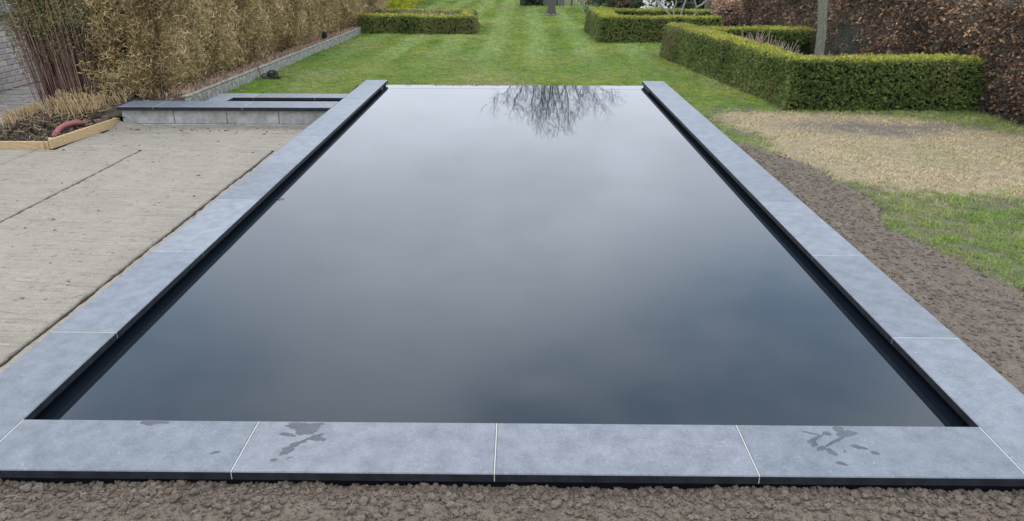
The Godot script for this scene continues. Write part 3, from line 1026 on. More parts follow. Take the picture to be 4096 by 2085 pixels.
func make_beds() -> void:
	var st := tool()
	var step := 0.035
	var x := -6.56
	while x < -4.45:
		var z := -12.5
		while z < -8.73:
			var ok := not (x > -5.07 and z > -10.46) and not (x > -5.38 + (-z - 8.69) * 0.114 and z > -10.0)
			if ok:
				quad(st, Vector3(x, mound_y(x, z + step), z + step), Vector3(x + step, mound_y(x + step, z + step), z + step), Vector3(x + step, mound_y(x + step, z), z), Vector3(x, mound_y(x, z), z))
			z += step
		x += step
	st.generate_normals()
	tag(put("planting_bed", st.commit(), M.dirt), "dark soil bed with cut stems inside the form boards", "soil bed", "", "structure")
	st = tool()
	for k in 30:
		var za := -12.45 - k * 0.53
		var zb := za - 0.53
		var xa := lawn_left(za) - 0.06 if za > -22.3 else -4.35
		var xb := lawn_left(zb) - 0.06 if zb > -22.3 else -4.35
		quad(st, Vector3(-7.0, 0.015, za), Vector3(xa, 0.015, za), Vector3(xb, 0.015, zb), Vector3(-7.0, 0.015, zb))
		quad(st, Vector3(xa, -0.3, za), Vector3(xb, -0.3, zb), Vector3(xb, 0.015, zb), Vector3(xa, 0.015, za))
	quad(st, Vector3(-4.47, 0.012, -10.46), Vector3(-4.425, 0.012, -10.46), Vector3(-4.395, 0.012, -12.45), Vector3(-4.50, 0.012, -12.45))
	tag(put("hedge_bed", st.commit(), M.bed), "raised brown soil strip under the bamboo hedge", "soil bed", "", "structure")
	# straw and rubbish on the mound
	var xf := []
	var cols := []
	for k in 1500:
		var px := rng.randf_range(-6.5, -5.43)
		var pz := rng.randf_range(-11.0, -8.95)
		if rng.randf() > 0.35 + smoothstep(-9.4, -10.2, pz): continue
		xf.append(Transform3D(along(Vector3(rng.randfn(), rng.randf_range(0.0, 0.5), rng.randfn()).normalized(), 0.2).scaled(Vector3(1, rng.randf_range(0.5, 1.3), 1)), Vector3(px, mound_y(px, pz) + 0.008, pz)))
		cols.append(Color(0.36, 0.25, 0.14).lerp(Color(0.12, 0.08, 0.05), rng.randf()))
	tag(scatter("straw_litter", reed(0.14, 0.0045), M.twig, xf, cols), "loose dry straw strewn over the dark soil bed", "straw")
	xf = []
	cols = []
	for k in 1300:
		var px := rng.randf_range(-6.5, -5.35)
		var pz := rng.randf_range(-10.2, -8.74)
		if px > -5.40 + (-pz - 8.69) * 0.114: continue
		xf.append(Transform3D(along(Vector3(rng.randfn(), rng.randf_range(0.2, 1.2), rng.randfn()).normalized(), 0.4).scaled(Vector3.ONE * rng.randf_range(0.5, 1.3)), Vector3(px, mound_y(px, pz) + 0.004, pz)))
		cols.append(Color(0.115, 0.082, 0.055).lerp(Color(0.035, 0.025, 0.018), rng.randf()))
	tag(scatter("bark_litter", sprig(2, 0.055, 0.026, 0.02, 1.3), M.dry, xf, cols), "dark brown rotting leaves and bark on the front of the soil bed", "litter")
	# cut-down stems
	xf = []
	cols = []
	for k in 900:
		var px := rng.randf_range(-6.55, -5.25)
		var pz := -10.45 + rng.randfn(0, 0.28)
		if px < -6.2: pz = -10.05 + rng.randfn(0, 0.22)
		if px > -5.5 and pz > -10.5: continue
		var up := Vector3(rng.randfn(-0.12, 0.2), 1, rng.randfn(0.15, 0.2)).normalized()
		xf.append(Transform3D(along(up, 0.05).scaled(Vector3(1, rng.randf_range(0.55, 1.35), 1)), Vector3(px, mound_y(px, pz) - 0.01, pz)))
		cols.append(Color(0.47, 0.33, 0.17).lerp(Color(0.27, 0.185, 0.10), rng.randf()))
	tag(scatter("cut_stubble", reed(0.17, 0.006), M.twig, xf, cols), "stubble of cut straw coloured stems in front of the bamboo clump", "stubble")
	# dry leaves under the hedge and at its foot
	xf = []
	cols = []
	for k in 6800:
		var pz := rng.randf_range(-22.2, -10.5)
		var px := lawn_left(pz) - 0.06 - absf(rng.randfn(0.0, 0.28))
		if px < -5.6: continue
		var yy := mound_y(px, pz) if pz > -12.45 and px < -4.5 else 0.02
		xf.append(Transform3D(along(Vector3(rng.randfn(), 0.3, rng.randfn()).normalized(), 0.3).scaled(Vector3.ONE * rng.randf_range(0.6, 1.2)), Vector3(px, yy + 0.008, pz)))
		cols.append(Color(0.40, 0.28, 0.19).lerp(Color(0.24, 0.15, 0.10), rng.randf()))
	tag(scatter("fallen_leaves", sprig(3, 0.075, 0.011, 0.03, 1.2), M.dry, xf, cols), "dry fallen bamboo leaves behind the stake edging", "leaves")

func reed(h: float, r: float) -> ArrayMesh:
	var st := tool()
	tube(st, [Vector3.ZERO, Vector3(rng.randfn(0, 0.004), h, 0)], [r, r * 0.85], 5)
	return st.commit()

# ------------------------------------------------------------------ bamboo
func make_bamboo() -> void:
	var pal := [Color(0.142, 0.096, 0.041), Color(0.294, 0.202, 0.093), Color(0.418, 0.296, 0.157), Color(0.276, 0.249, 0.081), Color(0.536, 0.365, 0.224)]
	var branchlet := sprig(10, 0.064, 0.0100, 0.095, 1.15, 0.35)
	var h := thing("bamboo_hedge", "long olive tan bamboo hedge behind the stake edging", "hedge")
	var xf := []
	var cols := []
	# face as a strip of panels: foot set back, shoulders hanging out, every plant a little different
	var z := -10.55
	while z > -28.0:
		var step := 0.5
		var L := func(zz: float, y: float) -> Vector3:
			var foot := lawn_left(zz) - 0.46
			var bulge := 0.05 + 0.17 * smoothstep(0.05, 0.8, y) + n1.get_noise_2d(zz * 60, y * 45) * 0.17
			bulge += 0.20 * smoothstep(-21.5, -24.0, zz)
			return Vector3(foot + bulge, y, zz)
		var TOP := lerpf(1.78, 1.38, smoothstep(-16.0, -23.0, z))
		for r in [[0.10, 0.5, 1080], [0.5, 0.95, 1250], [0.95, 1.35, 1150], [1.35, TOP, 420]]:
			var q := [L.call(z, r[0]), L.call(z - step, r[0]), L.call(z - step, r[1]), L.call(z, r[1])]
			cover(xf, cols, q, r[2] * (1.0 if z > -17 else 0.7), 1.0 if z > -17 else 1.2, 1.0, pal, 0.055, 1.0)
		var t := [L.call(z, TOP), L.call(z - step, TOP), L.call(z - step, TOP) + Vector3(-0.9, 0.05, 0), L.call(z, TOP) + Vector3(-0.9, 0.05, 0)]
		cover(xf, cols, t, 130, 1.2, 1.0, pal, 0.08)
		var k := [Vector3(-5.75, 0.05, z - step), Vector3(-5.75, 0.05, z), Vector3(-5.75, TOP, z), Vector3(-5.75, TOP, z - step)]
		cover(xf, cols, k, 90, 1.3, 1.0, pal, 0.08)
		z -= step
	# near end face of the hedge
	cover(xf, cols, [Vector3(-5.62, 0.08, -10.62), Vector3(-4.86, 0.08, -10.5), Vector3(-4.72, 1.75, -10.5), Vector3(-5.62, 1.75, -10.62)], 800, 1.0, 1.0, pal, 0.06)
	cover(xf, cols, [Vector3(-5.0, 0.06, -10.46), Vector3(-4.74, 0.06, -11.1), Vector3(-4.62, 1.75, -11.1), Vector3(-4.86, 1.75, -10.44)], 1300, 1.0, 1.0, pal, 0.05)
	scatter("leaves", branchlet, M.dry, xf, cols, h)
	var st := tool()
	z = -10.9
	var cz := []
	while z > -28.0:
		cz.append(z)
		z -= 0.7
	for i in cz.size() - 1:
		var a: float = cz[i]
		var b: float = cz[i + 1]
		var th := lerpf(1.62, 1.26, smoothstep(-16.0, -23.0, a))
		var oa := lawn_left(a) - 0.66
		var ob := lawn_left(b) - 0.66
		quad(st, Vector3(oa - 0.06, 0, a), Vector3(ob - 0.06, 0, b), Vector3(ob + 0.14, th, b), Vector3(oa + 0.14, th, a))
		quad(st, Vector3(oa + 0.14, th, a), Vector3(ob + 0.14, th, b), Vector3(ob - 0.45, th, b), Vector3(oa - 0.45, th, a))
		quad(st, Vector3(ob - 0.45, 0, b), Vector3(oa - 0.45, 0, a), Vector3(oa - 0.45, th, a), Vector3(ob - 0.45, th, b))
	quad(st, Vector3(-5.5, 0, -10.9), Vector3(-5.08, 0, -10.9), Vector3(-4.88, 1.62, -10.9), Vector3(-5.5, 1.62, -10.9))
	put("branch_core", st.commit(), M.core_brown, h)
	xf = []
	cols = []
	for k in 420:
		var zz := rng.randf_range(-27.5, -10.6)
		var at := Vector3(lawn_left(zz) - 0.5 + rng.randfn(0, 0.05), 0.0, zz)
		xf.append(Transform3D(along(Vector3(rng.randfn(0.06, 0.06), 1, rng.randfn(0, 0.07)).normalized(), 0.01), at))
		cols.append(Color(0.20, 0.13, 0.08).lerp(Color(0.10, 0.065, 0.045), rng.randf()))
	scatter("canes", reed(1.3, 0.0055), M.twig, xf, cols, h)
	# the nearest clump, bare-legged: every cane shows
	var c := thing("bamboo_clump", "big bamboo clump with bare reddish canes at the near end of the hedge", "bamboo", Vector3(-6.12, -0.1, -11.05))
	var variants := []
	for v in 6:
		var cs := tool()
		var pts := []
		var rad := []
		var lean := Vector2(rng.randfn(0, 0.02), rng.randfn(0, 0.02))
		for k in 9:
			var y := 2.15 * k / 8.0
			pts.append(Vector3(lean.x * y * y + rng.randfn(0, 0.004), y, lean.y * y * y + rng.randfn(0, 0.004)))
			rad.append(lerpf(0.0058, 0.0026, k / 8.0))
		tube(cs, pts, rad, 5, false)
		variants.append(cs.commit())
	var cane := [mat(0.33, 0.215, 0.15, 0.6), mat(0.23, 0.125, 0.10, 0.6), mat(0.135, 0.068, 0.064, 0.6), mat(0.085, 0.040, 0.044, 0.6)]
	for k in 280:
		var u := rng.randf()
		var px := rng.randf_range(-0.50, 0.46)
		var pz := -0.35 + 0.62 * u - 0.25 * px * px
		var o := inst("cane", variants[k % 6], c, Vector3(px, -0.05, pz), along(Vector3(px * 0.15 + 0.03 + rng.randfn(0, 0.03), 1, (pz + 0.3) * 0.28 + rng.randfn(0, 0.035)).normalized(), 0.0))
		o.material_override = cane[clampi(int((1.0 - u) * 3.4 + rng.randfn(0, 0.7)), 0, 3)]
	xf = []
	cols = []
	var green := [Color(0.060, 0.048, 0.022), Color(0.115, 0.105, 0.040), Color(0.190, 0.155, 0.075), Color(0.120, 0.135, 0.042), Color(0.255, 0.205, 0.110)]
	for k in 6800:
		var y := 0.35 + 1.75 * pow(rng.randf(), 0.75)
		var w := 0.50 + 0.07 * y
		var px := rng.randf_range(-w - 0.12, w - 0.02)
		var pz := rng.randf_range(-0.3, 0.36 + 0.10 * y)
		if y < 0.95 and rng.randf() < 0.93 - (y - 0.35) * 0.8: continue
		var p := Vector3(px, y, pz)
		xf.append(Transform3D(along(Vector3(px * 0.5, 0.3, 0.5).normalized(), 1.2).scaled(Vector3.ONE * rng.randf_range(0.7, 1.15)), p))
		cols.append(pick(green, p + c.position, 0.9))
	scatter("leaves", sprig(8, 0.075, 0.0105, 0.11, 1.0, 0.35), M.leaf, xf, cols, c)
	var cx := []
	var cc := []
	for k in 420:
		var px := rng.randf_range(-0.54, 0.5)
		var pz := rng.randf_range(-0.42, 0.30)
		cx.append(Transform3D(along(Vector3(px * 0.17 + 0.03 + rng.randfn(0, 0.04), 1, (pz + 0.3) * 0.28 + rng.randfn(0, 0.04)).normalized(), 0.0), Vector3(px, -0.05, pz)))
		cc.append(Color(0.20, 0.115, 0.09).lerp(Color(0.075, 0.038, 0.04), rng.randf()))
	scatter("thin_canes", reed(1.15, 0.0042), M.twig, cx, cc, c)
	var cb := tool()
	box(cb, Vector3(-0.42, -0.05, -0.75), Vector3(0.42, 1.95, -0.42))
	put("branch_core", cb.commit(), M.core_brown, c)

# ------------------------------------------------------------------ clipped hedges
func make_hedges() -> void:
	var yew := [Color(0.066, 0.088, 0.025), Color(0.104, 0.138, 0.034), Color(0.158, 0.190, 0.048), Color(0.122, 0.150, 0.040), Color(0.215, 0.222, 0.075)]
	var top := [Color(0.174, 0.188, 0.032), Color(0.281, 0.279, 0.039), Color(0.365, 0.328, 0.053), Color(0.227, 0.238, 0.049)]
	var small := sprig(12, 0.025, 0.0095, 0.028, 0.9)
	var b := G - 0.01
	var inside := func(p: Vector3) -> bool: return (p.x > 4.2 and p.z < -10.98 and p.z > -15.4) and p.y < 0.3
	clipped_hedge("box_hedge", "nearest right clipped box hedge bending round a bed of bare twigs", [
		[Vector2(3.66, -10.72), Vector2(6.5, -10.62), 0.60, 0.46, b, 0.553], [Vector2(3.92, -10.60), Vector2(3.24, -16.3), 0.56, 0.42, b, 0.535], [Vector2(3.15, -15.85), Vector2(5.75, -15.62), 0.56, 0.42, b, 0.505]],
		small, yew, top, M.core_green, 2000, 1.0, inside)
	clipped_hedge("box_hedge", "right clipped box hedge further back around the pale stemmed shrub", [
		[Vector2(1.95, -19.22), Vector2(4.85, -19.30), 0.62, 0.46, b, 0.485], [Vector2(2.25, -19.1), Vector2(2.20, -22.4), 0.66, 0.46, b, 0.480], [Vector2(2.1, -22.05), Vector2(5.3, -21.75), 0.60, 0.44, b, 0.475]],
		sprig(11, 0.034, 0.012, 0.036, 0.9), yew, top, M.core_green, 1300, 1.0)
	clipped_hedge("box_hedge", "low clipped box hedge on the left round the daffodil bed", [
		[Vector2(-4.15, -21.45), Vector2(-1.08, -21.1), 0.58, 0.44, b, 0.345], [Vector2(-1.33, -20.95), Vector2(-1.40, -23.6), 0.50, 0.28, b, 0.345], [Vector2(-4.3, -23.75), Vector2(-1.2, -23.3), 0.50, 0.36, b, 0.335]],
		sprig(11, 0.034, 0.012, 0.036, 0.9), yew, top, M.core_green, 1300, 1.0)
	# tall yellow-green conifer hedge beyond the bamboo
	clipped_hedge("conifer_hedge", "tall yellow green conifer hedge beyond the bamboo on the left", [[Vector2(-4.70, -25.6), Vector2(-5.05, -46.0), 0.95, 0.7, b, 1.9]],
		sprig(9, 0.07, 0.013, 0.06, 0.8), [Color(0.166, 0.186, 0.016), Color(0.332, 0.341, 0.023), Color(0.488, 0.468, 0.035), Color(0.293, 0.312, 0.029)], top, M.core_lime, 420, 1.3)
	# beech hedge: withered copper leaves on grey twigs
	var copper := [Color(0.072, 0.041, 0.025), Color(0.150, 0.084, 0.046), Color(0.244, 0.137, 0.075), Color(0.179, 0.101, 0.059), Color(0.359, 0.226, 0.132)]
	var beech_leaf := sprig(5, 0.056, 0.031, 0.05, 1.3, 0.3)
	var ly := func(p: Vector3) -> bool:
		return n1.get_noise_3d(p.x * 42 + 200, p.y * 42, p.z * 42) * 0.9 + (p.y - 0.5) * 0.55 + (0.18 if p.z > -13.5 else 0.0) < rng.randf() * 0.75 - 0.42
	var be := clipped_hedge("beech_hedge", "tall beech hedge with withered copper leaves along the right side", [[Vector2(6.86, -7.6), Vector2(5.87, -19.6), 0.86, 0.80, b, 1.28]], beech_leaf, copper, copper, M.core_grey, 900, 1.0, ly, 0.04)
	var xf := []
	var cols := []
	var grey := [Color(0.058, 0.050, 0.041), Color(0.105, 0.093, 0.076), Color(0.158, 0.141, 0.114)]
	for f in run_quads(Vector2(6.86, -7.6), Vector2(5.87, -19.6), 0.86, 0.80, b, 1.28).slice(0, 4):
		cover(xf, cols, f, 620, 1.0, 1.3, grey, 0.035)
	scatter("twigs", twigs(6, 0.13, 0.0022), M.twig, xf, cols, be)
	clipped_hedge("beech_hedge", "lower reddish beech hedge behind the further box hedge", [[Vector2(5.47, -19.9), Vector2(6.0, -23.0), 1.0, 0.94, b, 0.66]], beech_leaf, [Color(0.090, 0.053, 0.038), Color(0.192, 0.114, 0.077), Color(0.307, 0.198, 0.141), Color(0.218, 0.137, 0.096)], copper, M.core_grey, 620, 1.2, null, 0.04)

func twigs(count: int, len_: float, r: float) -> ArrayMesh:
	var st := tool()
	for k in count:
		var d := (Vector3.UP * 0.6 + rand_dir()).normalized()
		var a := rand_dir() * 0.02
		var m := a + d * len_ * 0.5 + rand_dir() * 0.012
		tube(st, [a, m, m + (d + rand_dir() * 0.5).normalized() * len_ * 0.5], [r, r * 0.8, r * 0.4], 3, false)
	return st.commit()

# ------------------------------------------------------------------ trees and shrubs
func grow(st: SurfaceTool, at: Vector3, dir: Vector3, len_: float, r: float, depth: int, lift: float) -> void:
	var pts := [at]
	var rad := [r]
	var d := dir
	var p := at
	var seg := 4
	for k in seg:
		d = (d + rand_dir() * 0.16 + Vector3.UP * lift * 0.2).normalized()
		p += d * len_ / seg
		pts.append(p)
		rad.append(lerpf(r, r * 0.55, (k + 1.0) / seg))
	tube(st, pts, rad, 5 if r > 0.012 else 3, false)
	if depth == 0: return
	var n := 3 if depth > 1 else 4
	for k in n:
		var q: Vector3 = pts[seg - (k % 3)]
		var nd := (d + rand_dir() * 0.75 + Vector3.UP * lift * 0.25).normalized()
		grow(st, q, nd, len_ * rng.randf_range(0.55, 0.85), r * 0.55, depth - 1, lift)

func make_trees() -> void:
	var t := thing("bare_tree", "leafless grey tree on the back lawn whose crown mirrors in the pool", "tree", Vector3(1.17, G, -28.35))
	var st := tool()
	var pts := []
	var rad := []
	for k in 13:
		var y := 1.75 * k / 12.0
		pts.append(Vector3(0.02 * sin(y * 2.0), y - 0.04, 0))
		rad.append(0.125 + 0.075 * exp(-y * 7.0) - 0.015 * y)
	tube(st, pts, rad, 14, false)
	put("trunk", st.commit(), M.greybark, t)
	st = tool()
	for q in [[-1.95, 0.3], [-1.3, -0.5], [-0.75, 0.6], [-0.35, -0.3], [0.02, 0.2], [0.38, -0.5], [0.75, 0.5], [1.25, -0.3], [1.75, 0.4], [2.4, -0.2], [0.1, 1.4], [-0.2, -1.5]]:
		var dx: float = q[0]
		var dz: float = q[1]
		var hi := 3.85 - absf(dx) * 0.36 - absf(dz) * 0.2 + rng.randfn(0, 0.12)
		var cv := Curve3D.new()
		cv.add_point(Vector3(0, 1.40 + rng.randf() * 0.2, 0), Vector3.ZERO, Vector3(dx * 0.35, 0.35, dz * 0.35))
		dx *= 0.9
		cv.add_point(Vector3(dx * 0.85, 2.55, dz * 0.85), Vector3(-dx * 0.12, -0.35, 0), Vector3(dx * 0.08, 0.4, 0))
		cv.add_point(Vector3(dx * 1.05 + rng.randfn(0, 0.1), hi, dz), Vector3(0, -0.5, 0), Vector3.ZERO)
		var lp := []
		var lr := []
		var bl := cv.get_baked_length()
		for k in 15:
			lp.append(cv.sample_baked(bl * k / 14.0) + rand_dir() * 0.025)
			lr.append(lerpf(0.033, 0.006, k / 14.0) * (0.75 if absf(dx) > 1.5 else 1.0))
		tube(st, lp, lr, 6, false)
		for k in range(5, 15):
			for j in 3:
				grow(st, lp[k], (rand_dir() * 0.9 + Vector3.UP * 0.75).normalized(), rng.randf_range(0.28, 0.5), 0.0062, 2, 0.35)
	put("crown", st.commit(), M.greybark, t)
	for k in 6:
		var s := put("stone", blob_mesh(500 + k, 0.5), null)
		s.mesh.surface_set_material(0, M.greywood)
		var a := [2.7, 1.9, 1.3, 0.6, 2.2, 0.2][k] as float
		s.scale = Vector3(0.055, 0.035, 0.05) * (1.5 if k == 0 else 1.0)
		s.position = Vector3(1.17 + cos(a) * 0.27, G + 0.015, -28.35 + sin(a) * 0.27)
		tag(s, ["dark stone leaning left of the bare tree trunk, largest of its ring", "small grey stone in front of the bare tree trunk, left of centre", "small grey stone in front of the bare tree trunk, middle of the ring", "small grey stone at the right front of the bare tree trunk", "small grey stone beside the large dark one at the bare tree", "small stone at the right side of the bare tree trunk"][k], "stone", "stones round the bare tree")
	# slim trunk inside the near bed
	var y := thing("young_tree", "slim olive grey trunk rising from the bed behind the nearest box hedge", "tree", Vector3(4.50, G, -11.75))
	st = tool()
	pts = []
	rad = []
	for k in 17:
		var h := 1.9 * k / 16.0
		pts.append(Vector3(-0.10 * (h - 0.5) * 0.7 + 0.006 * sin(h * 9), h, 0))
		rad.append(0.071 - 0.006 * h + 0.03 * exp(-h * 9) + 0.002 * sin(h * 23))
	tube(st, pts, rad, 14)
	put("trunk", st.commit(), M.bark, y)
	# cut rose twigs in the bed
	var nth := ["first", "second", "third", "fourth", "fifth", "sixth", "seventh", "eighth", "ninth", "tenth", "eleventh", "twelfth"]
	for k in 12:
		var p := Vector3(rng.randf_range(4.0, 4.45) + (11 - k) * 0.012, G, lerpf(-11.5, -14.8, k / 11.0) + rng.randfn(0, 0.1))
		if k < 3: p = Vector3(4.22 + k * 0.09, G, -11.2 - k * 0.12)
		var r := thing("rose_bush", "leafless pruned pink brown rose twigs, %s clump back from the bed's near corner" % nth[k], "shrub", p, rng.randf() * TAU, "pruned roses in the bed")
		st = tool()
		for j in 15:
			var d := Vector3(rng.randfn(0, 0.35), 1, rng.randfn(0, 0.35)).normalized()
			var l := rng.randf_range(0.42, 0.72)
			var a := Vector3(rng.randfn(0, 0.05), 0, rng.randfn(0, 0.05))
			var m := a + d * l * 0.6
			tube(st, [a, m, m + (d + rand_dir() * 0.35).normalized() * l * 0.4], [0.008, 0.007, 0.004], 5)
			tube(st, [m, m + (d + rand_dir() * 0.9).normalized() * l * 0.3], [0.006, 0.003], 4)
		put("twigs", st.commit(), M.rose, r)
	# pale stemmed shrub in the further bed
	var s2 := thing("multi_stem_shrub", "leafless shrub with crooked pale stems inside the further box hedge", "shrub", Vector3(4.1, G, -20.3))
	for q in [[Vector3(-0.17, 0, 0), Vector3(-0.16, 0.5, 0), Vector3(-0.19, 0.69, 0.02), Vector3(-0.12, 0.85, 0), Vector3(-0.22, 1.0, 0.05), Vector3(-0.2, 1.15, 0)], [Vector3(-0.03, 0, 0.05), Vector3(-0.01, 0.5, 0.05), Vector3(0.02, 0.7, 0.1), Vector3(0.1, 0.95, 0.05), Vector3(0.08, 1.15, 0)], [Vector3(0.02, 0.1, 0), Vector3(0.28, 0.48, 0), Vector3(0.40, 0.60, 0), Vector3(0.37, 0.76, 0), Vector3(0.30, 0.92, 0.03), Vector3(0.34, 1.15, 0)], [Vector3(0.38, 0.72, 0), Vector3(0.5, 0.79, 0.02), Vector3(0.62, 0.90, 0), Vector3(0.7, 1.1, 0)], [Vector3(-0.16, 0.45, 0), Vector3(-0.4, 0.66, 0.05), Vector3(-0.7, 0.95, 0), Vector3(-0.78, 1.08, 0)]]:
		st = tool()
		var rr := []
		for k in q.size(): rr.append(lerpf(0.028, 0.012, float(k) / q.size()))
		tube(st, q, rr, 8)
		for k in 4:
			grow(st, q[q.size() - 1 - k % 2], Vector3(rng.randfn(0, 0.6), 0.8, rng.randfn(0, 0.4)).normalized(), 0.2, 0.009, 1, 0.1)
		put("stem", st.commit(), M.palebark, s2)

func shrub(called: String, label: String, at: Vector3, rad: Vector3, n: int, mesh: Mesh, pal: Array, core: Material, category := "shrub", group := "") -> Node3D:
	var s := thing(called, label, category, at, 0.0, group)
	var xf := []
	var cols := []
	for k in n:
		var d := rand_dir()
		d.y = absf(d.y) * 1.15 - 0.15
		var f := 0.72 + 0.28 * rng.randf() + n1.get_noise_3d(d.x * 60 + at.x * 50, d.y * 60, d.z * 60) * 0.4
		var p := Vector3(d.x * rad.x, maxf(d.y * rad.y + rad.y * 0.12, 0.03), d.z * rad.z) * f
		xf.append(Transform3D(along(d, 0.8).scaled(Vector3.ONE * rng.randf_range(0.7, 1.3)), p))
		cols.append(pick(pal, p + at, 0.9))
	scatter("foliage", mesh, M.leaf, xf, cols, s)
	var b := put("branch_core", blob_mesh(int(absf(at.x) * 100) + 3, 0.4), core, s)
	b.scale = rad * 0.62
	b.position.y = rad.y * 0.25
	return s

func make_background() -> void:
	var dark := [Color(0.017, 0.031, 0.014), Color(0.042, 0.063, 0.028), Color(0.084, 0.105, 0.056), Color(0.049, 0.070, 0.039)]
	var brownish := [Color(0.042, 0.036, 0.022), Color(0.098, 0.081, 0.048), Color(0.168, 0.133, 0.084), Color(0.098, 0.098, 0.042)]
	var big := sprig(6, 0.10, 0.034, 0.08, 1.0)
	shrub("evergreen_shrub", "dark evergreen shrub behind the white flowers at the back", Vector3(4.9, G, -26.6), Vector3(0.95, 1.5, 0.8), 1500, big, dark, M.core_green, "shrub")
	shrub("evergreen_shrub", "blackish evergreen shrub beside the slatted screen at the back", Vector3(6.1, G, -26.9), Vector3(0.95, 1.5, 0.8), 1500, big, dark, M.core_green, "shrub")
	shrub("evergreen_shrub", "brown green shrub at the back left of the white flowers", Vector3(3.85, G, -27.6), Vector3(0.75, 1.4, 0.7), 1200, big, brownish, M.core_brown, "shrub")
	shrub("evergreen_shrub", "dark low shrub at the right end of the picket fence", Vector3(3.45, G, -30.6), Vector3(0.7, 1.2, 0.6), 900, big, dark, M.core_green, "shrub")
	shrub("low_plant", "small bright green plant left of the further right box hedge", Vector3(3.06, G, -28.2), Vector3(0.22, 0.26, 0.2), 170, sprig(6, 0.07, 0.03, 0.05, 1.0), [Color(0.03, 0.10, 0.02), Color(0.06, 0.19, 0.03), Color(0.09, 0.24, 0.04)], M.core_green, "plant")
	shrub("low_plant", "pale dry plant between the green plant and white flowers", Vector3(3.45, G, -27.4), Vector3(0.32, 0.26, 0.2), 200, sprig(6, 0.07, 0.02, 0.05, 1.2), [Color(0.16, 0.13, 0.08), Color(0.28, 0.24, 0.15), Color(0.38, 0.33, 0.22)], M.core_brown, "plant")
	shrub("low_plant", "grey green ground plant at the foot of the picket fence", Vector3(2.78, G, -29.6), Vector3(0.35, 0.22, 0.2), 220, sprig(6, 0.07, 0.02, 0.05, 1.2), [Color(0.05, 0.07, 0.04), Color(0.11, 0.14, 0.09), Color(0.18, 0.21, 0.15)], M.core_green, "plant")
	# white blossom
	var w := thing("blossom_shrub", "shrub covered in white blossom behind the further right box hedge", "shrub", Vector3(4.22, G, -25.2))
	var xf := []
	var cols := []
	for k in 210:
		var d := rand_dir()
		var p := Vector3(d.x * 0.34 + 0.02, 0.72 + d.y * 0.34, d.z * 0.26)
		if rng.randf() < 0.3: p = Vector3(rng.randf_range(-0.38, 0.55), rng.randf_range(0.36, 0.62), 0.2 + rng.randfn(0, 0.05))
		xf.append(Transform3D(along((d + Vector3(0, 0.2, 0.6)).normalized(), 0.5).scaled(Vector3.ONE * rng.randf_range(0.6, 1.2)), p))
		cols.append(Color(0.78, 0.76, 0.70))
	scatter("blossom", sprig(6, 0.062, 0.036, 0.02, 0.9), M.leaf, xf, cols, w)
	var st := tool()
	for k in 8:
		grow(st, Vector3(rng.randfn(0, 0.05), 0, 0), Vector3(rng.randfn(0, 0.4), 1, rng.randfn(0, 0.3)).normalized(), 0.5, 0.014, 2, 0.3)
	put("stem", st.commit(), M.greybark, w)
	# forsythia
	var f := thing("yellow_shrub", "sparse shrub with orange yellow flowers in front of the picket fence", "shrub", Vector3(2.62, G, -31.2))
	st = tool()
	for k in 7:
		grow(st, Vector3(rng.randfn(0, 0.05), 0, 0), Vector3(rng.randfn(0, 0.4), 1, rng.randfn(0, 0.3)).normalized(), 0.5, 0.012, 2, 0.3)
	put("stem", st.commit(), M.greybark, f)
	xf = []
	cols = []
	for k in 90:
		var p := Vector3(rng.randfn(0, 0.22), rng.randf_range(0.25, 1.2), rng.randfn(0, 0.15))
		xf.append(Transform3D(along(rand_dir(), 0.4), p))
		cols.append(Color(0.60, 0.36, 0.03).lerp(Color(0.42, 0.27, 0.06), rng.randf()))
	scatter("flowers", sprig(5, 0.05, 0.026, 0.03, 1.0), M.leaf, xf, cols, f)
	# board and picket fence across the end of the garden
	var fence := thing("garden_fence", "old dark board fence turning to grey pickets across the end of the lawn", "fence", Vector3(0.08, G, -33.6))
	var bd := []
	for k in 3: bd.append(cham_mesh(0.115, 1.75, 0.022, 0.003, 0.006 + k * 0.002))
	var gm := [mat(0.034, 0.034, 0.030, 0.9), mat(0.05, 0.047, 0.042, 0.9), mat(0.10, 0.092, 0.083, 0.9), mat(0.20, 0.185, 0.165, 0.9)]
	for k in 30:
		var x := 0.06 + k * 0.122
		var picket := k > 14 and k < 22
		var o := inst("picket" if picket else "board", bd[k % 3], fence, Vector3(x, 0.88 + rng.randfn(0, 0.012), rng.randfn(0, 0.004)), Basis(Vector3.BACK, rng.randfn(0, 0.006)))
		if picket: o.scale.x = 0.55
		o.material_override = gm[0 if k < 8 else (1 if k > 22 else (2 if not picket else 3))] if k % 5 != 2 else gm[1]
	for y in [0.35, 1.45]:
		var o := put("rail", cham_mesh(3.7, 0.07, 0.035, 0.004, 0.002), gm[1], fence)
		o.position = Vector3(1.83, y, -0.032)
	shrub("ivy", "dark ivy growing up the left part of the board fence", Vector3(0.62, G, -33.45), Vector3(0.34, 1.1, 0.09), 420, sprig(5, 0.06, 0.05, 0.04, 1.0), [Color(0.015, 0.035, 0.014), Color(0.04, 0.07, 0.035), Color(0.08, 0.11, 0.06)], M.core_green, "ivy")
	# slatted screen
	var sc := thing("slatted_screen", "narrow grey timber screen of upright slats by the low beech hedge", "screen", Vector3(5.43, G, -23.0))
	var sl := cham_mesh(0.032, 1.25, 0.02, 0.003, 0.003)
	sl.surface_set_material(0, mat(0.17, 0.15, 0.115, 0.9))
	for k in 6: inst("slat", sl, sc, Vector3(-0.12 + k * 0.049, 0.63, rng.randfn(0, 0.002)))
	for y in [0.25, 1.1]:
		var o := put("rail", cham_mesh(0.32, 0.05, 0.025, 0.003, 0.002), gm[1], sc)
		o.position = Vector3(0, y, -0.024)
	# plants in the left box hedge, one daffodil
	xf = []
	cols = []
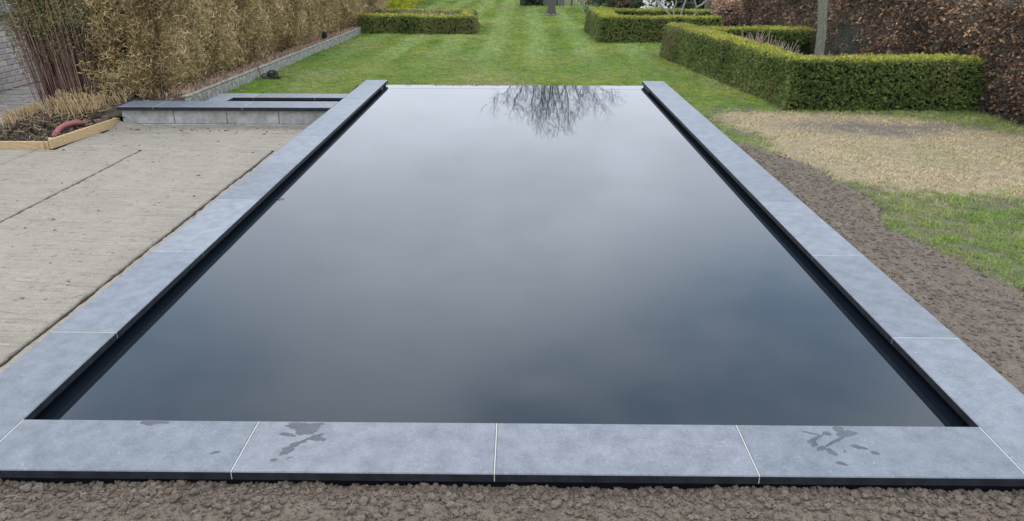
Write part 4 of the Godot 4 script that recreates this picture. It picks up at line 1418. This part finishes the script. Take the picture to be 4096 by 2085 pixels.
	for k in 620:
		var p := Vector3(rng.randf_range(-4.0, -1.6), 0.04 + rng.randf() * 0.24, rng.randf_range(-23.3, -21.5))
		xf.append(Transform3D(along(Vector3.UP, 0.9).scaled(Vector3.ONE * rng.randf_range(0.8, 1.5)), p))
		cols.append(pick([Color(0.06, 0.065, 0.025), Color(0.14, 0.13, 0.06), Color(0.24, 0.20, 0.11), Color(0.12, 0.15, 0.05)], p, 0.8))
	tag(scatter("bed_plants", sprig(7, 0.13, 0.022, 0.06, 0.9, 0.2), M.leaf, xf, cols), "mixed brown and green leaves filling the daffodil bed", "plants")
	var daf := thing("daffodil", "single yellow daffodil in the left box hedge bed", "flower", Vector3(-2.03, G, -22.0))
	st = tool()
	tube(st, [Vector3.ZERO, Vector3(0.01, 0.2, 0), Vector3(0, 0.37, 0.02), Vector3(0, 0.395, 0.05)], [0.006, 0.006, 0.005, 0.005], 6)
	put("stem", st.commit(), mat(0.06, 0.14, 0.03), daf)
	var pet := tool()
	for k in 6:
		var a := TAU * k / 6.0
		var d := Vector3(cos(a), sin(a), 0.15).normalized()
		leaf(pet, Vector3(0, 0.395, 0.06), d, Vector3(-sin(a), cos(a), 0), 0.065, 0.05, 0.1)
	var petals := put("petals", pet.commit(), mat(0.80, 0.62, 0.02, 0.6), daf)
	st = tool()
	tube(st, [Vector3(0, 0.395, 0.055), Vector3(0, 0.395, 0.075), Vector3(0, 0.395, 0.095)], [0.012, 0.018, 0.027], 10, false)
	put("trumpet", st.commit(), mat(0.80, 0.48, 0.015, 0.6), daf)
	for k in 3:
		st = tool()
		var d := Vector3(rng.randfn(0, 0.3), 1, rng.randfn(0, 0.3)).normalized()
		leaf(st, Vector3(0.02 * k - 0.02, 0, 0.01), d, Vector3.RIGHT, 0.33, 0.02, 0.1)
		put("leaf", st.commit(), mat(0.05, 0.13, 0.03), daf)

# ------------------------------------------------------------------ house, path, lamps and small things
func make_house() -> void:
	var h := thing("brick_house", "old brown brick house corner with a dark window sill at far left", "house", Vector3(-8.45, -0.27, -12.0))
	# the wall faces +x; z runs away from the viewer
	var st := tool()
	var wz := [Vector2(-9.0, -0.86), Vector2(-1.40, 4.0)]
	box(st, Vector3(-0.30, 0, -9.0), Vector3(-0.014, 2.9, -1.385))
	box(st, Vector3(-0.30, 0, -1.385), Vector3(-0.014, 1.21, 0.0))
	box(st, Vector3(-0.30, 2.4, -1.385), Vector3(-0.014, 2.9, 0.0))
	box(st, Vector3(-0.30, 0, 0.0), Vector3(-0.014, 2.9, 4.0))
	put("wall", st.commit(), M.mortar, h)
	var variants := []
	for m in 5:
		for v in 2:
			var b := cham_mesh(0.05, 0.079, 0.218, 0.005, 0.004 + 0.002 * v)
			b.surface_set_material(0, M.brick[m])
			variants.append(b)
	var rest := []
	for v in 5: rest.append(tool())
	var n := 0
	for row in 31:
		var y := 0.045 + row * 0.0925
		for col in 56:
			var z := 3.9 - col * 0.2315 - (0.116 if row % 2 == 1 else 0.0)
			var zf := z - 0.109
			var zn := z + 0.109
			if zf < -9.0 or zn > 4.0: continue
			if y > 1.20 and y < 2.42 and zf < 0.0 and zn > -1.385: 
				continue
			var at := Vector3(-0.020 + rng.randfn(0, 0.002), y + rng.randfn(0, 0.0012), z)
			if z < -0.6 and z > -4.2 and y < 1.75 and n < 290:
				inst("brick", variants[rng.randi_range(0, 9)], h, at, Basis(Vector3.UP, rng.randfn(0, 0.006)))
				n += 1
			else:
				rest[rng.randi_range(0, 4)].append_from(variants[0], 0, Transform3D(Basis(), at))
	var whole := ArrayMesh.new()
	for v in 5:
		rest[v].set_material(M.brick[v])
		rest[v].commit(whole)
	tag(put("brickwork", whole, null, h), "", "", "", "stuff")
	# window opening with its sill
	var w := put("window", cham_mesh(0.05, 1.19, 0.05, 0.004, 0.0), M.frame, h)
	w.position = Vector3(-0.16, 1.805, -1.36)
	for q in [[Vector3(-0.16, 1.805, -0.025), 1.19, 0.05], [Vector3(-0.16, 2.375, -0.69), 0.05, 1.38], [Vector3(-0.16, 1.235, -0.69), 0.05, 1.38]]:
		var o := put("frame", cham_mesh(0.05, q[1], q[2], 0.004, 0.0), M.frame, w)
		o.position = q[0] - w.position
	var pane := put("pane", cham_mesh(0.008, 1.10, 1.30, 0.001, 0.0), M.pane, w)
	pane.position = Vector3(-0.16, 1.805, -0.69) - w.position
	var sill := put("sill", cham_mesh(0.26, 0.05, 1.55, 0.006, 0.003), M.sill, w)
	sill.transform = Transform3D(Basis(Vector3.BACK, -0.10), Vector3(-0.02, 1.19, -0.66) - w.position)
	var roof := tool()
	quad(roof, Vector3(0.12, 2.9, 4.2), Vector3(0.12, 2.9, -9.2), Vector3(-2.6, 4.6, -9.2), Vector3(-2.6, 4.6, 4.2))
	quad(roof, Vector3(0.12, 2.87, 4.2), Vector3(-2.6, 4.57, 4.2), Vector3(-2.6, 4.57, -9.2), Vector3(0.12, 2.87, -9.2))
	put("roof", roof.commit(), mat(0.07, 0.04, 0.03, 0.9), h)
	var back := tool()
	box(back, Vector3(-4.4, 0, -9.0), Vector3(-0.301, 2.8, -8.7))
	box(back, Vector3(-4.4, 0, 3.7), Vector3(-0.301, 2.8, 4.0))
	put("wall", back.commit(), M.mortar, h)
	# paved path along the house
	var p := Node3D.new()
	p.name = "paved_path"
	add_child(p)
	tag(p, "grey brown brick paved path between house and bamboo", "path", "", "structure")
	st = tool()
	box(st, Vector3(-8.45, -0.33, -16.0), Vector3(-6.55, -0.285, -8.9))
	put("bedding", st.commit(), M.dirt, p)
	var pv := []
	for m in 4:
		var b := cham_mesh(0.205, 0.06, 0.100, 0.005, 0.004)
		b.surface_set_material(0, M.paver[m])
		pv.append(b)
	var left := []
	for v in 4: left.append(tool())
	n = 0
	for row in 66:
		for col in 10:
			var x := -6.83 - col * 0.21 - (0.105 if row % 2 == 1 else 0.0)
			var z := -8.96 - row * 0.105
			if x < -8.36: continue
			var at := Vector3(x, -0.288 + rng.randfn(0, 0.003), z)
			var bs := Basis.from_euler(Vector3(rng.randfn(0, 0.012), rng.randfn(0, 0.01), rng.randfn(0, 0.012)))
			var seen: bool = absf(x) < 0.66 * absf(z) and x > -8.4
			if seen and n < 295:
				inst("paver", pv[rng.randi_range(0, 3)], p, at, bs)
				n += 1
			else:
				left[rng.randi_range(0, 3)].append_from(pv[0], 0, Transform3D(bs, at))
	whole = ArrayMesh.new()
	for v in 4:
		left[v].set_material(M.paver[v])
		left[v].commit(whole)
	tag(put("paving", whole, null, p), "", "", "", "stuff")
	for k in 7:
		var o := put("kerb_stone", cham_mesh(0.09, 0.16, 0.985, 0.008, 0.003), M.kerb, p)
		o.position = Vector3(-6.62, -0.335, -9.35 - k * 0.99)

func make_small() -> void:
	# garden spotlights on the bamboo bed
	for q in [[Vector3(-4.325, 0.03, -17.97), "black garden spotlight nearer of two on the bamboo bed"], [Vector3(-4.165, 0.03, -21.55), "black garden spotlight at the far end of the stake edging"]]:
		var l := thing("garden_spotlight", q[1], "spotlight", q[0], 0.3)
		var st := tool()
		tube(st, [Vector3(0, -0.05, 0), Vector3(0, 0.07, 0)], [0.009, 0.009], 8)
		put("stake", st.commit(), M.black, l)
		st = tool()
		tube(st, [Vector3(0, 0.055, 0), Vector3(0.004, 0.075, 0.004), Vector3(0.012, 0.165, 0.01), Vector3(0.014, 0.18, 0.012), Vector3(0.015, 0.195, 0.013)], [0.030, 0.042, 0.046, 0.062, 0.062], 14)
		put("head", st.commit(), M.black, l)
		st = tool()
		tube(st, [Vector3(-0.045, 0.06, 0), Vector3(-0.05, 0.10, 0), Vector3(-0.046, 0.13, 0)], [0.006, 0.006, 0.006], 6)
		tube(st, [Vector3(0.045, 0.06, 0), Vector3(0.056, 0.10, 0), Vector3(0.06, 0.13, 0)], [0.006, 0.006, 0.006], 6)
		put("bracket", st.commit(), M.black, l)
	var bx := thing("speaker_box", "small black box at the foot of the yellow green conifer hedge", "box", Vector3(-4.42, G, -36.0))
	put("housing", cham_mesh(0.2, 0.24, 0.16, 0.02, 0.0), M.black, bx).position.y = 0.13
	put("lid", cham_mesh(0.22, 0.03, 0.18, 0.008, 0.0), M.black, bx).position.y = 0.262
	# tangled black cable by the edging
	var c := thing("cable_coil", "tangled coil of black cable lying on grass by the edging", "cable", Vector3(-4.06, G, -13.05))
	for v in 5:
		var st := tool()
		var pts := []
		var rad := []
		var ph := rng.randf() * TAU
		var ax := Vector3(rng.randfn(0, 0.35), [1.0, 0.15, 0.9, 0.3, 1.0][v], [0.2, 1.0, 0.3, 0.9, -0.2][v]).normalized()
		var px := perp(ax)
		var py := ax.cross(px)
		var r0: float = [0.13, 0.075, 0.10, 0.07, 0.09][v]
		var ctr := Vector3([0.0, 0.06, -0.08, 0.0, 0.1][v], [0.035, 0.085, 0.04, 0.08, 0.03][v], [0.0, 0.02, 0.03, -0.04, 0.03][v])
		for k in 80:
			var t := k / 79.0
			var a := ph + t * TAU * 2.0
			var r := r0 * (1.0 + 0.12 * sin(t * 11 + v))
			var p := ctr + px * cos(a) * r + py * sin(a) * r + ax * (t - 0.5) * 0.05
			pts.append(Vector3(p.x, maxf(p.y, 0.006), p.z))
			rad.append(0.0085)
		tube(st, pts, rad, 6)
		put("cable_loop", st.commit(), M.black, c)
	var st2 := tool()
	tube(st2, [Vector3(0.1, 0.02, 0), Vector3(0.2, 0.035, 0.05), Vector3(0.3, 0.03, 0.02), Vector3(0.42, 0.012, 0.08)], [0.007, 0.007, 0.007, 0.006], 6)
	tube(st2, [Vector3(-0.2, 0.02, 0), Vector3(-0.235, 0.16, 0.01), Vector3(-0.24, 0.25, 0.0)], [0.007, 0.007, 0.006], 6)
	put("cable_end", st2.commit(), M.black, c)
	c.scale = Vector3.ONE * 0.85
	# leaves on the concrete
	var dl := [[Vector3(-4.244, -0.245, -9.737), "rust brown leaf on the concrete near the wall, left one"], [Vector3(-3.646, -0.247, -9.75), "rust brown leaf on the concrete near the wall, right one"], [Vector3(-4.818, -0.244, -9.72), "rust brown leaf on the mortar near the wall's left end"]]
	for q in dl:
		var st := tool()
		var a := rng.randf() * TAU
		leaf(st, Vector3(-0.035, 0, 0), Vector3(1, 0.1, 0.2).normalized(), Vector3(0.1, 0.25, -1).normalized(), 0.075, 0.045, 0.3)
		var o := put("dead_leaf", st.commit(), mat(0.22, 0.075, 0.035, 0.8))
		o.position = q[0]
		o.rotation.y = a
		tag(o, q[1], "leaf", "dead leaves on the concrete")
	var xf := []
	var cols := []
	for k in 260:
		var p := Vector3(rng.randf_range(-5.2, -2.45), CL + 0.002, rng.randf_range(-9.6, -3.2))
		if rng.randf() < 0.5: p = Vector3(rng.randf_range(-5.1, -2.5), CL + 0.004, -9.9 + absf(rng.randfn(0, 0.18)))
		var r := 0.003 + 0.010 * pow(rng.randf(), 4.0)
		xf.append(Transform3D(Basis(rand_dir(), rng.randf() * TAU).scaled(Vector3(1.3, 0.7, 1) * r), p))
		cols.append(Color(0.20, 0.17, 0.135).lerp(Color(0.07, 0.055, 0.042), rng.randf()))
	tag(scatter("soil_crumbs", blob_mesh(401, 0.7), M.clod, xf, cols), "crumbs and grit scattered over the concrete terrace", "grit")
	# twig floating by the left coping
	var ts := tool()
	tube(ts, [Vector3(-0.06, 0.0, 0.0), Vector3(-0.01, 0.006, 0.006), Vector3(0.06, 0.004, -0.004)], [0.0035, 0.004, 0.002], 6)
	tube(ts, [Vector3(-0.01, 0.006, 0.006), Vector3(0.02, 0.012, 0.025)], [0.003, 0.0015], 5)
	var tw := put("twig", ts.commit(), M.black)
	tw.scale = Vector3.ONE * 0.75
	tw.position = Vector3(-1.925, WATER + 0.001, -6.17)
	tag(tw, "thin dark twig floating on the water beside the left coping", "twig")

# ------------------------------------------------------------------ sky
func make_sky() -> PanoramaSkyMaterial:
	var w := 1024
	var h := 512
	var im := Image.create(w, h, false, Image.FORMAT_RGBF)
	var big := noise(21, 1.0, 5)
	var soft := noise(27, 1.0, 3)
	# thinner places in the cloud: [azimuth right of straight ahead, elevation, width, strength]
	var gaps := [[18.0, 29.0, 9.0, 0.95], [2.0, 35.5, 8.0, 0.8], [-27.0, 32.0, 11.0, 0.6], [30.0, 19.0, 9.0, 0.5], [-31.0, 19.0, 10.0, 0.4], [78.0, 38.0, 14.0, 0.7], [-70.0, 44.0, 15.0, 0.6], [150.0, 33.0, 14.0, 0.7], [-140.0, 28.0, 12.0, 0.6], [40.0, 62.0, 15.0, 0.6], [-160.0, 60.0, 16.0, 0.5]]
	var dirs := []
	for g in gaps:
		var az := deg_to_rad(g[0])
		var el := deg_to_rad(g[1])
		dirs.append(Vector3(sin(az) * cos(el), sin(el), -cos(az) * cos(el)))
	var glow := Vector3(sin(deg_to_rad(2.0)) * cos(deg_to_rad(24.0)), sin(deg_to_rad(24.0)), -cos(deg_to_rad(24.0)))   # the sun behind thick cloud
	for py in h:
		var up := (0.5 - (py + 0.5) / h) * PI
		for px in w:
			var a := ((px + 0.5) / w - 0.25) * TAU
			var d := Vector3(cos(a) * cos(up), sin(up), sin(a) * cos(up))
			var c := Color(0.42, 0.42, 0.38)
			if up > -0.02:
				var k := 1.0 / (maxf(d.y, 0.0) + 0.22)
				var q := Vector3(d.x * k, 0, d.z * k)
				var f := big.get_noise_3d(q.x * 1.6 + 3.0, 0.5, q.z * 1.6) * 1.0 + soft.get_noise_3d(d.x * 4.0, d.y * 5.0, d.z * 4.0) * 0.55 + big.get_noise_3d(q.x * 4.0 + q.z * 3.0 + 40.0, 3.5, q.z * 7.0 - q.x * 2.0) * 0.5
				var cover_ := 0.94 + f * 0.11
				for i in dirs.size():
					var ang := rad_to_deg(d.angle_to(dirs[i]))
					cover_ -= gaps[i][3] * exp(-pow(ang / gaps[i][2], 2.0)) * (0.9 + f * 0.7)
				cover_ = clampf(cover_, 0.0, 1.15)
				var blue := Color(0.95, 1.32, 1.80)
				var lo := Color(1.54, 1.68, 1.89)
				var hi := Color(2.74, 3.08, 3.52)
				var cloud := lo.lerp(hi, smoothstep(0.12, 0.72, d.y) * 1.0 + clampf(f, -0.5, 0.5) * 0.11)
				cloud *= 1.0 + 0.16 * exp(-pow(rad_to_deg(d.angle_to(glow)) / 13.0, 2.0)) * (1.0 + f * 0.7)
				c = blue.lerp(cloud, smoothstep(0.0, 1.0, cover_))
				c = Color(1.58, 1.70, 1.88).lerp(c, smoothstep(0.02, 0.25, d.y))
			im.set_pixel(px, py, c)
	var m := PanoramaSkyMaterial.new()
	m.panorama = ImageTexture.create_from_image(im)
	return m

# ------------------------------------------------------------------ the whole place
func _ready() -> void:
	rng.seed = 4711
	var cam := Camera3D.new()
	cam.name = "camera"
	cam.fov = 37.28
	cam.near = 0.05
	cam.far = 900.0
	cam.position = Vector3(0.0785, 1.816, 0.0)
	cam.rotation = Vector3(-0.375, 0.0091, 0.0027)
	add_child(cam)
	cam.current = true
	var e := Environment.new()
	e.background_mode = Environment.BG_SKY
	e.sky = Sky.new()
	e.sky.sky_material = make_sky()
	e.background_energy_multiplier = 1.0
	e.tonemap_mode = Environment.TONE_MAPPER_LINEAR
	e.tonemap_exposure = 1.06
	e.sdfgi_enabled = true
	e.ssao_enabled = true
	e.ssil_enabled = true
	var we := WorldEnvironment.new()
	we.name = "world_environment"
	we.environment = e
	add_child(we)
	var sun := DirectionalLight3D.new()
	sun.name = "sun"
	sun.light_energy = 0.25
	sun.light_color = Color(1.0, 0.96, 0.90)
	sun.light_angular_distance = 18.0
	sun.shadow_enabled = true
	sun.rotation = Vector3(deg_to_rad(-58), deg_to_rad(205), 0)
	add_child(sun)

	n1 = noise(1, 0.02, 3)
	n2 = noise(2, 0.02, 4)
	n3 = noise(3, 0.02, 2)
	make_materials()
	M.wetstone = M.stone.duplicate()
	M.wetstone.albedo_color = Color(0.40, 0.40, 0.41)
	M.wetstone.roughness = 0.03
	M.wetstone.metallic_specular = 0.354
	M.wetstone.heightmap_enabled = false
	M.clip = mat(0.16, 0.16, 0.16, 0.6)
	M.rose = mat(0.27, 0.18, 0.145, 0.75)
	M.frame = mat(0.055, 0.06, 0.045, 0.6)
	M.pane = mat(0.02, 0.025, 0.03, 0.05, 0.5)
	M.kerb = mat(0.27, 0.255, 0.23, 0.9)

	make_ground()
	make_pool()
	make_terrace()
	make_soil()
	make_beds()
	make_house()
	make_left_works()
	make_bamboo()
	make_hedges()
	make_trees()
	make_background()
	make_grass()
	make_small()
